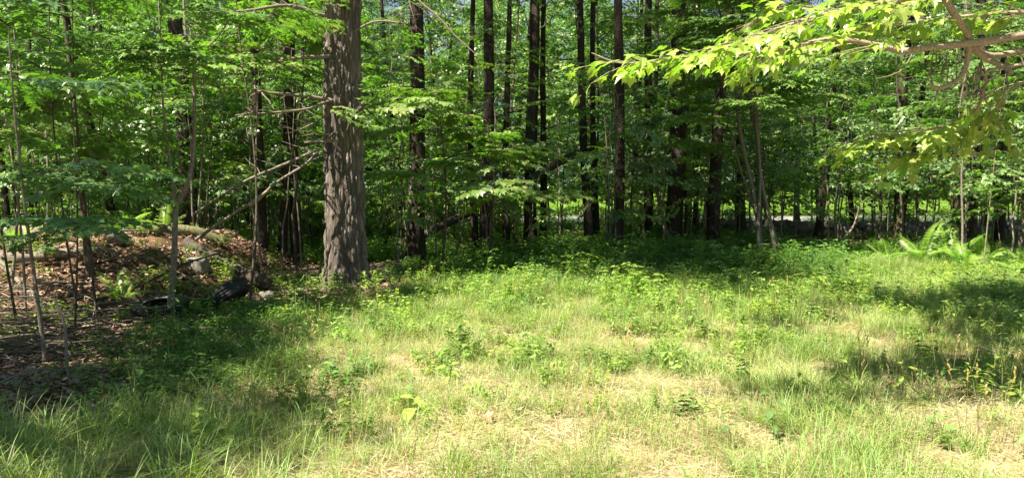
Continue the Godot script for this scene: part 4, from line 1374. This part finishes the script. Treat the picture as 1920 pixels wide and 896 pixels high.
func build_seedlings() -> void:
	var leaves := []
	for k in 5:
		var mb := MB.new()
		mb.leaf(Vector3.ZERO, Vector3(1, 0, 0), Vector3.UP, 0.1, OVATE, Color.WHITE, 0.25 + 0.08 * k, 0.12)
		leaves.append(mb.mesh(null))
	var tones := []
	for c in [Color(0.36, 0.48, 0.10), Color(0.24, 0.40, 0.10), Color(0.14, 0.24, 0.08), Color(0.42, 0.5, 0.12)]:
		var m: StandardMaterial3D = M.leaf.duplicate()
		m.albedo_color = c.linear_to_srgb()
		tones.append(m)
	# x, z, height, pairs of leaves, leaf scale, tone, label, group
	var rows := [
		[2.92, -5.3, 0.34, 3, 1.25, 0, "seedling with big bright drooping leaves on the right grass"],
		[2.55, -5.55, 0.32, 4, 1.1, 0, "bushy bright seedling left of the one with big drooping leaves"],
		[2.14, -5.2, 0.26, 4, 0.75, 3, "thin yellowish seedling with small leaves in a column"],
		[1.62, -4.35, 0.36, 5, 0.75, 2, "dark-leaved upright seedling in the shadow at the lower right"],
		[1.35, -4.3, 0.24, 3, 0.85, 2, "shorter dark seedling left of the dark upright one"],
		[2.75, -4.5, 0.22, 4, 0.8, 1, "small dull green seedling near the lower right corner"],
		[3.1, -4.15, 0.2, 3, 1.1, 1, "broad-leaved plant in the lower right corner"],
		[3.35, -5.4, 0.26, 3, 0.9, 1, "upright green seedling beside the dark hollow at the right"],
		[-0.72, -5.0, 0.16, 2, 1.6, 3, "seedling with two long pale yellow leaves in the middle grass"],
		[-0.15, -6.6, 0.14, 6, 0.8, 3, "yellow-green tuft of leaves in the middle of the clearing"],
		[0.05, -6.7, 0.13, 6, 0.8, 3, "yellow-green leafy tuft just right of the first tuft"],
		[-0.5, -5.7, 0.18, 3, 0.95, 0, "pale seedling left below the yellow-green tufts"],
		[-0.3, -5.4, 0.15, 3, 0.9, 0, "small round-leaved plant below the yellow-green tufts"],
		[-1.95, -4.45, 0.22, 6, 0.85, 0, "bright bramble-like plant at the lower left of the sunny grass"],
		[-1.75, -4.35, 0.18, 5, 0.9, 3, "lowest bright plant at the lower left of the sunny grass"],
		[-2.1, -4.65, 0.2, 5, 0.75, 0, "bright plant behind the bramble-like plant"],
		[-1.7, -4.75, 0.18, 5, 0.7, 0, "bright plant right of the bramble-like plant"],
		[-3.05, -5.9, 0.5, 5, 0.7, 1, "tall pale weed standing in the shadow at the left"],
		[-2.85, -5.4, 0.3, 3, 0.95, 1, "weed with two broad pale leaves in the left shadow"],
		[-2.55, -5.7, 0.32, 5, 0.75, 1, "arching weed with small hanging leaves in the left shadow"],
		[-3.35, -6.2, 0.36, 5, 0.65, 1, "slender weed left of the tall pale weed"],
		[-2.35, -8.0, 0.7, 9, 0.6, 1, "tall leafy weed leaning at the edge of the litter below the pine"],
		[-2.6, -8.6, 0.5, 7, 0.6, 1, "leafy weed behind the tall leaning weed"],
		[-3.95, -8.3, 0.6, 8, 0.7, 1, "dark leafy weed climbing before the flat tyre"],
		[-3.7, -8.6, 0.5, 7, 0.7, 1, "dark leafy weed between the two tyres"],
		[1.55, -7.9, 0.4, 7, 0.8, 1, "leafy plant in the middle right of the clearing"],
		[1.8, -7.6, 0.36, 6, 0.8, 0, "sunlit leafy plant right of the middle plant"],
		[2.3, -7.7, 0.36, 6, 0.75, 0, "sunlit leafy plant at the left end of the shadow band"],
		[2.1, -8.3, 0.4, 6, 0.8, 1, "leafy plant behind the shadow band"],
		[1.1, -9.3, 0.5, 8, 0.65, 1, "upright weed at the front of the undergrowth"],
		[-1.9, -10.9, 0.5, 8, 0.65, 0, "leafy weed at the foot of the furrowed pine"],
	]
	for q in rows:
		var t := thing("seedling", q[6], "plant", at_ground(q[0], q[1], -0.01), R(0, TAU))
		var pts := []
		var bend := Vector3(R(-0.15, 0.15), 1, R(-0.15, 0.15))
		for i in 6:
			pts.append(bend * q[2] * (i / 5.0) + Vector3(R(-0.01, 0.01), 0, R(-0.01, 0.01)))
		var mb := MB.new()
		mb.tube(pts, [0.004, 0.0035, 0.003, 0.0027, 0.0023, 0.0015], 4, Color(0.5, 0.62, 0.25))
		part("stem", mb.mesh(M.stem), t)
		for k in q[3]:
			var f := lerpf(0.35, 1.0, (k + 0.5) / q[3])
			var p: Vector3 = bend * q[2] * f
			for s in 2:
				var a: float = k * 1.9 + s * PI + R(-0.3, 0.3)
				var d := Vector3(cos(a), R(-0.15, 0.4), sin(a)).normalized()
				var o := part("leaf", leaves[rng.randi() % 5], t, frame(p + d * 0.02, d, Vector3(R(-0.3, 0.3), 1, R(-0.3, 0.3))).scaled_local(Vector3.ONE * q[4] * R(0.75, 1.1)))
				o.material_override = tones[q[5]]

func build_cover() -> void:
	# grass tufts
	var tufts := []
	for k in 4:
		var mb := MB.new()
		for i in 34:
			var a := R(0, TAU)
			var r := sqrt(rng.randf()) * 0.11
			var vv := R(0.6, 1.0)
			var straw := rng.randf() < 0.22
			mb.blade(Vector3(cos(a) * r, -0.01, sin(a) * r), Vector3(cos(a + R(-1.2, 1.2)), 0, sin(a + R(-1.2, 1.2))).normalized(), R(0.07, 0.25), R(0.0025, 0.0042), R(0.2, 1.2), 3, Color(vv, vv * 0.72, vv * 0.75) if straw else Color(vv * 0.72, vv, vv * 0.6))
		tufts.append(mb.mesh(M.grass))
	var straws := MB.new()
	for i in 40:
		var a := R(0, TAU)
		var r := sqrt(rng.randf()) * 0.16
		var p := Vector3(cos(a) * r, R(0.005, 0.05), sin(a) * r)
		var d := Vector3(R(-1, 1), R(-0.12, 0.3), R(-1, 1)).normalized()
		straws.leaf(p, d, Vector3(R(-0.4, 0.4), 1, R(-0.4, 0.4)), R(0.06, 0.17), [Vector2(0, 0), Vector2(0.4, 0.014), Vector2(1, 0), Vector2(0.4, -0.014)], Color.WHITE * R(0.65, 1.0), R(-0.15, 0.3), 0.0)
	var straw_mesh := straws.mesh(M.grass)
	var tall := []
	for k in 3:
		var mb := MB.new()
		for i in 22:
			var a := R(0, TAU)
			var r := sqrt(rng.randf()) * 0.08
			var vv := R(0.65, 1.0)
			mb.blade(Vector3(cos(a) * r, -0.01, sin(a) * r), Vector3(cos(a + R(-0.8, 0.8)), 0, sin(a + R(-0.8, 0.8))).normalized(), R(0.2, 0.46), R(0.005, 0.0085), R(0.3, 1.15), 5, Color(vv * R(0.75, 0.95), vv, vv * 0.65))
		tall.append(mb.mesh(M.grass))
	var gi := [Inst.new(), Inst.new(), Inst.new(), Inst.new()]
	var si := Inst.new()
	var ti := [Inst.new(), Inst.new(), Inst.new()]
	var n := 0
	while n < 17500:
		var z := -3.0 - pow(rng.randf(), 0.72) * 14.0
		var x := R(-1, 1) * (0.78 * -z + 1.0)
		n += 1
		var g := lawn(x, z)
		if rng.randf() > g:
			continue
		var patch := low_noise.get_noise_2d(x * 2.6 + 11.0, z * 2.6) + 0.5 * mid_noise.get_noise_2d(x * 2.0, z * 2.0 + 20.0)
		var dry := clampf(0.28 + patch * 0.85 - ss(-7.0, -12.0, z) * 0.2 + 0.26 * exp(-Vector2((x - 0.4) / 2.0, (z + 5.2) / 1.6).length_squared()), 0.0, 1.0)
		var s := R(0.75, 1.25) * (1.25 - dry * 0.6) * (1.0 + ss(-7.0, -13.0, z) * 0.35)
		if rng.randf() > dry * 0.8:
			var col := Color(0.42, 0.48, 0.20).lerp(Color(0.68, 0.60, 0.37), clampf(dry * 1.1 - 0.15, 0, 1))
			gi[n % 4].add(Transform3D(Basis(Vector3.UP, R(0, TAU)).scaled(Vector3(s, s * R(0.8, 1.2), s)), at_ground(x, z)), green(col, 0.15))
		if rng.randf() < 0.25 + dry * 0.7:
			si.add(Transform3D(Basis(Vector3.UP, R(0, TAU)).scaled(Vector3.ONE * R(0.8, 1.3)), at_ground(x, z)), green(Color(0.68, 0.60, 0.41), 0.2))
	for i in 3000:
		var z := -R(3.2, 13.0)
		var x := R(-1, 1) * (0.76 * -z + 0.6)
		if rng.randf() > lawn(x, z):
			continue
		var corner := 1.0 - ss(-2.6, -0.6, x + 0.6 * low_noise.get_noise_2d(x * 3.0, z * 3.0))
		var near := ss(-5.9, -4.6, z)
		var keep := corner * near * 0.95 + 0.14 + 0.5 * ss(0.0, 0.35, low_noise.get_noise_2d(x * 2.0 + 90.0, z * 2.0)) * ss(0.5, 2.0, x)
		if rng.randf() > keep:
			continue
		var s := R(0.6, 1.1) * (0.75 + 0.35 * corner)
		ti[i % 3].add(Transform3D(Basis(Vector3.UP, R(0, TAU)).scaled(Vector3(s, s * R(0.8, 1.1), s)), at_ground(x, z)), green(Color(0.38, 0.45, 0.19), 0.25))
	for k in 4:
		stuff(gi[k], "grass", tufts[k], "short mixed green and straw grass of the clearing", "grass")
	stuff(si, "dry_grass", straw_mesh, "dry straw-coloured grass thatch lying in the clearing", "dry grass")
	for k in 3:
		stuff(ti[k], "tall_grass", tall[k], "longer bending green grass blades in the clearing", "grass")
	var stalks := MB.new()
	for i in 5:
		var a := R(0, TAU)
		var p := Vector3(R(-0.1, 0.1), 0, R(-0.1, 0.1))
		var q := p + Vector3(cos(a) * R(0.02, 0.16), R(0.25, 0.5), sin(a) * R(0.02, 0.16))
		stalks.stick(p, q, 0.0018, 0.001, Color(0.75, 0.7, 0.5))
		for j in 7:
			stalks.leaf(q + (q - p) * (-0.03 * j), Vector3(R(-1, 1), 1.2, R(-1, 1)), Vector3(1, 0, 0.3), 0.022, PLAIN, Color(1, 0.85, 0.6), 0.0, 0.0)
	var ki := Inst.new()
	for i in 70:
		var z := -R(3.6, 11.0)
		var x := R(-1, 1) * 0.74 * -z
		if lawn(x, z) < 0.6:
			continue
		ki.add(Transform3D(Basis(Vector3.UP, R(0, TAU)).scaled(Vector3.ONE * R(0.6, 1.1)), at_ground(x, z)), green(Color(0.44, 0.42, 0.27), 0.3))
	stuff(ki, "seed_stalks", stalks.mesh(M.grass), "thin brown seed stalks standing in the grass", "grass")
	# small broad-leaved weeds in the grass, and the dense undergrowth before the trees
	var weeds := []
	for k in 5:
		var mb := MB.new()
		for i in 9:
			var a := R(0, TAU)
			var p := Vector3(cos(a) * R(0.0, 0.16), 0, sin(a) * R(0.0, 0.16))
			var d := Vector3(cos(a) * R(0.1, 0.5), 1, sin(a) * R(0.1, 0.5)).normalized()
			var h := R(0.18, 0.42)
			mb.stick(p, p + d * h, 0.002, 0.001, Color(0.8, 0.8, 0.6))
			for j in 4:
				var q := p + d * h * (0.4 + 0.2 * j)
				var b := R(0, TAU)
				for s in 2:
					var ld := Vector3(cos(b + PI * s), R(-0.2, 0.35), sin(b + PI * s)).normalized()
					var vv := R(0.65, 1.0)
					mb.leaf(q, ld, Vector3(R(-0.4, 0.4), 1, R(-0.4, 0.4)), R(0.04, 0.095), PLAIN if k % 2 else OVATE, Color(vv * R(0.8, 1.0), vv, vv * R(0.6, 1.0)), 0.3, 0.15)
		weeds.append(mb.mesh(M.leaf))
	var wi := [Inst.new(), Inst.new(), Inst.new(), Inst.new(), Inst.new()]
	for i in 4600:
		# thick belt
		var x := R(-2.4, 13.0)
		var front := -10.9 + 2.2 * low_noise.get_noise_2d(x * 1.6, 5.0) - ss(3.0, 9.0, x) * 2.2
		if x < 0.5:
			front += 0.8
		var z := front - pow(rng.randf(), 0.75) * 7.5
		var s := R(0.5, 1.1) * (0.55 + 0.5 * ss(0.0, 3.5, front - z)) * (1.0 + 0.75 * low_noise.get_noise_2d(x * 3.2, z * 3.2)) * (1.55 if rng.randf() < 0.05 else 1.0)
		s *= 1.0 - 0.45 * ss(6.0, 9.0, x)
		if x < -1.5 and z > -12.6:
			continue
		s *= 0.55 + 0.45 * ss(-1.6, 0.6, x)
		wi[i % 5].add(Transform3D(Basis(Vector3.UP, R(0, TAU)).scaled(Vector3(s, s * R(0.8, 1.25), s)), at_ground(x, z)), green([Color(0.21, 0.33, 0.10), Color(0.26, 0.38, 0.11), Color(0.18, 0.285, 0.105)][i % 3], 0.25))
	for i in 3000:
		# scattered in the front of the belt and through the lawn
		var z := -4.0 - pow(rng.randf(), 0.5) * 9.5
		var x := R(-1, 1) * 0.75 * -z
		if low_noise.get_noise_2d(x * 3.0 + 40.0, z * 3.0) < -0.04 + ss(-9.0, -5.0, z) * 0.1:
			continue
		if lawn(x, z) < 0.3 and rng.randf() < 0.6:
			continue
		var s := R(0.25, 0.75) * (0.7 + 0.6 * ss(-6.0, -11.0, z)) * (1.5 if rng.randf() < 0.08 else 1.0)
		wi[i % 5].add(Transform3D(Basis(Vector3.UP, R(0, TAU)).scaled(Vector3.ONE * s), at_ground(x, z)), green(Color(0.37, 0.46, 0.13), 0.25))
	for i in 420:
		# taller weeds that stand out of the grass
		var z := -4.6 - pow(rng.randf(), 0.8) * 7.0
		var x := R(-1, 1) * 0.75 * -z
		if lawn(x, z) < 0.5 or low_noise.get_noise_2d(x * 2.2 + 4.0, z * 2.2) < 0.0:
			continue
		var s := R(0.45, 0.95)
		wi[i % 5].add(Transform3D(Basis(Vector3.UP, R(0, TAU)).scaled(Vector3.ONE * s), at_ground(x, z)), green([Color(0.36, 0.45, 0.14), Color(0.24, 0.35, 0.12)][i % 2], 0.25))
	for i in 620:
		# left edge of the lawn, over the litter
		var z := -R(5.2, 12.4)
		var x := -3.3 + R(-1, 1) * R(0, 1.3) + (0.5 if z > -7.0 else 0.0)
		if Vector2(x + 2.75, z + 11.2).length() < 1.3:
			continue
		var s := R(0.25, 0.65)
		wi[i % 5].add(Transform3D(Basis(Vector3.UP, R(0, TAU)).scaled(Vector3.ONE * s), at_ground(x, z)), green(Color(0.2, 0.31, 0.10), 0.25))
	for k in 5:
		stuff(wi[k], "undergrowth", weeds[k], "dense low leafy undergrowth between the clearing and the trunks", "undergrowth")
	var fi := [Inst.new(), Inst.new()]
	for i in 7500:
		var z := -R(15.5, 37.8)
		var x := R(-0.9, 0.9) * -z
		if low_noise.get_noise_2d(x * 1.2, z * 1.2 + 30.0) < -0.12:
			continue
		var s := R(0.6, 1.4) * (1.0 - 0.5 * ss(6.0, 9.0, x) * (1.0 - ss(-27.5, -28.5, z)))
		fi[i % 2].add(Transform3D(Basis(Vector3.UP, R(0, TAU)).scaled(Vector3(s * 1.3, s, s * 1.3)), at_ground(x, z)), green(Color(0.27, 0.40, 0.11), 0.25))
	stuff(fi[0], "forest_herbs", weeds[1], "green herbs covering the floor of the wood", "undergrowth")
	stuff(fi[1], "forest_herbs", weeds[3], "green herbs covering the floor of the wood", "undergrowth")
	var vi := Inst.new()
	for i in 9000:
		var z := -R(48.3, 66.0)
		var x := R(-0.9, 0.9) * -z
		var s := R(1.2, 2.3) * (1.0 + 1.2 * ss(-54.0, -60.0, z) * rng.randf())
		vi.add(Transform3D(Basis(Vector3.UP, R(0, TAU)).scaled(Vector3(s * 1.5, s, s * 1.5)), at_ground(x, z)), green(Color(0.42, 0.52, 0.17), 0.2))
	stuff(vi, "roadside_grass", weeds[3], "bright sunlit roadside growth on the far verge", "grass")
	# fallen leaves
	var drop := []
	for k in 3:
		var mb := MB.new()
		for i in 9:
			var p := Vector3(R(-0.14, 0.14), R(0.004, 0.035), R(-0.14, 0.14))
			var a := R(0, TAU)
			var vv := R(0.45, 1.0)
			mb.leaf(p, Vector3(cos(a), R(-0.3, 0.3), sin(a)), Vector3(R(-0.5, 0.5), 1, R(-0.5, 0.5)), R(0.035, 0.085), OVATE if i % 3 else MAPLE, Color(vv, vv * R(0.75, 0.95), vv * R(0.6, 0.9)), R(-0.5, 0.5), R(0.0, 0.6))
		for i in 7:
			var p := Vector3(R(-0.15, 0.15), R(0.003, 0.02), R(-0.15, 0.15))
			var a := R(0, TAU)
			mb.stick(p, p + Vector3(cos(a), R(-0.05, 0.15), sin(a)) * R(0.05, 0.2), 0.0022, 0.001, Color(0.5, 0.42, 0.35))
		drop.append(mb.mesh(M.dry))
	var li := [Inst.new(), Inst.new(), Inst.new()]
	for i in 9500:
		var z := -R(4.4, 15.5)
		var x := -R(0.0, 1.0) * 10.5 + 0.8
		if rng.randf() < lawn(x, z) * 0.97:
			continue
		li[i % 3].add(Transform3D(Basis(Vector3.UP, R(0, TAU)).scaled(Vector3.ONE * R(0.8, 1.3)), at_ground(x, z)), green(Color(0.385, 0.285, 0.22), 0.35))
	for i in 5000:
		var z := -R(13.0, 34.0)
		var x := R(-0.8, 0.8) * -z
		li[i % 3].add(Transform3D(Basis(Vector3.UP, R(0, TAU)).scaled(Vector3.ONE * R(1.0, 1.6)), at_ground(x, z)), green(Color(0.30, 0.2, 0.14), 0.3))
	for k in 3:
		stuff(li[k], "fallen_leaves", drop[k], "brown dry leaf litter on the mound and under the trees", "leaf litter")

# ---------------------------------------------------------------- scene
func _ready() -> void:
	rng.seed = 20240611
	var cam := Camera3D.new()
	cam.name = "camera"
	cam.fov = 36.82
	cam.near = 0.05
	cam.far = 900.0
	cam.position = Vector3(0, 1.6, 0)
	cam.rotation_degrees = Vector3(-3.74, 0, 0)
	add_child(cam)
	cam.current = true
	var sky_mat := ProceduralSkyMaterial.new()
	sky_mat.sky_top_color = Color(0.50, 0.64, 0.88)
	sky_mat.sky_horizon_color = Color(0.80, 0.87, 0.93)
	sky_mat.sky_curve = 0.4
	sky_mat.ground_horizon_color = Color(0.5, 0.5, 0.42)
	sky_mat.ground_bottom_color = Color(0.2, 0.2, 0.15)
	sky_mat.sky_energy_multiplier = 0.5
	var sky := Sky.new()
	sky.sky_material = sky_mat
	var env := Environment.new()
	env.background_mode = Environment.BG_SKY
	env.sky = sky
	env.ambient_light_source = Environment.AMBIENT_SOURCE_SKY
	env.tonemap_mode = Environment.TONE_MAPPER_LINEAR
	env.tonemap_exposure = 3.75
	env.sdfgi_enabled = true
	env.ssao_enabled = true
	env.ssil_enabled = true
	var we := WorldEnvironment.new()
	we.name = "world_environment"
	we.environment = env
	add_child(we)
	var sun := DirectionalLight3D.new()
	sun.name = "sun"
	sun.light_energy = 1.6
	sun.light_color = Color(1.0, 0.955, 0.87)
	sun.light_angular_distance = 0.5
	sun.shadow_enabled = true
	add_child(sun)
	# high sun behind the left shoulder: 56 degrees up, light travels right and away
	sun.look_at_from_position(Vector3.ZERO, Vector3(0.42, -0.829, -0.369), Vector3.UP)

	for q in [[low_noise, 1, 0.25], [mid_noise, 2, 0.9], [rough_noise, 3, 0.5]]:
		q[0].seed = q[1]
		q[0].frequency = q[2]
		q[0].noise_type = FastNoiseLite.TYPE_SIMPLEX_SMOOTH
		q[0].fractal_octaves = 3
	bark_noise.seed = 4
	bark_noise.noise_type = FastNoiseLite.TYPE_CELLULAR
	bark_noise.cellular_return_type = FastNoiseLite.RETURN_DISTANCE2_SUB
	bark_noise.frequency = 1.6
	bark_noise.fractal_type = FastNoiseLite.FRACTAL_NONE
	bark_noise.domain_warp_enabled = true
	bark_noise.domain_warp_amplitude = 0.3
	bark_noise.domain_warp_frequency = 1.2
	plate_noise = bark_noise.duplicate()
	plate_noise.cellular_return_type = FastNoiseLite.RETURN_CELL_VALUE
	build_materials()
	M.stem = plain_material("stem", Color(0.25, 0.32, 0.1), 0.6)
	make_sprays()
	for k in 6:
		boughs.append(make_bough(M.bark_dark))
	build_ground()
	build_wall()
	build_pine()
	build_trees()
	build_far_trees()
	build_saplings()
	build_near_saplings()
	build_right_maple()
	build_ground_things()
	build_ferns()
	build_seedlings()
	build_cover()
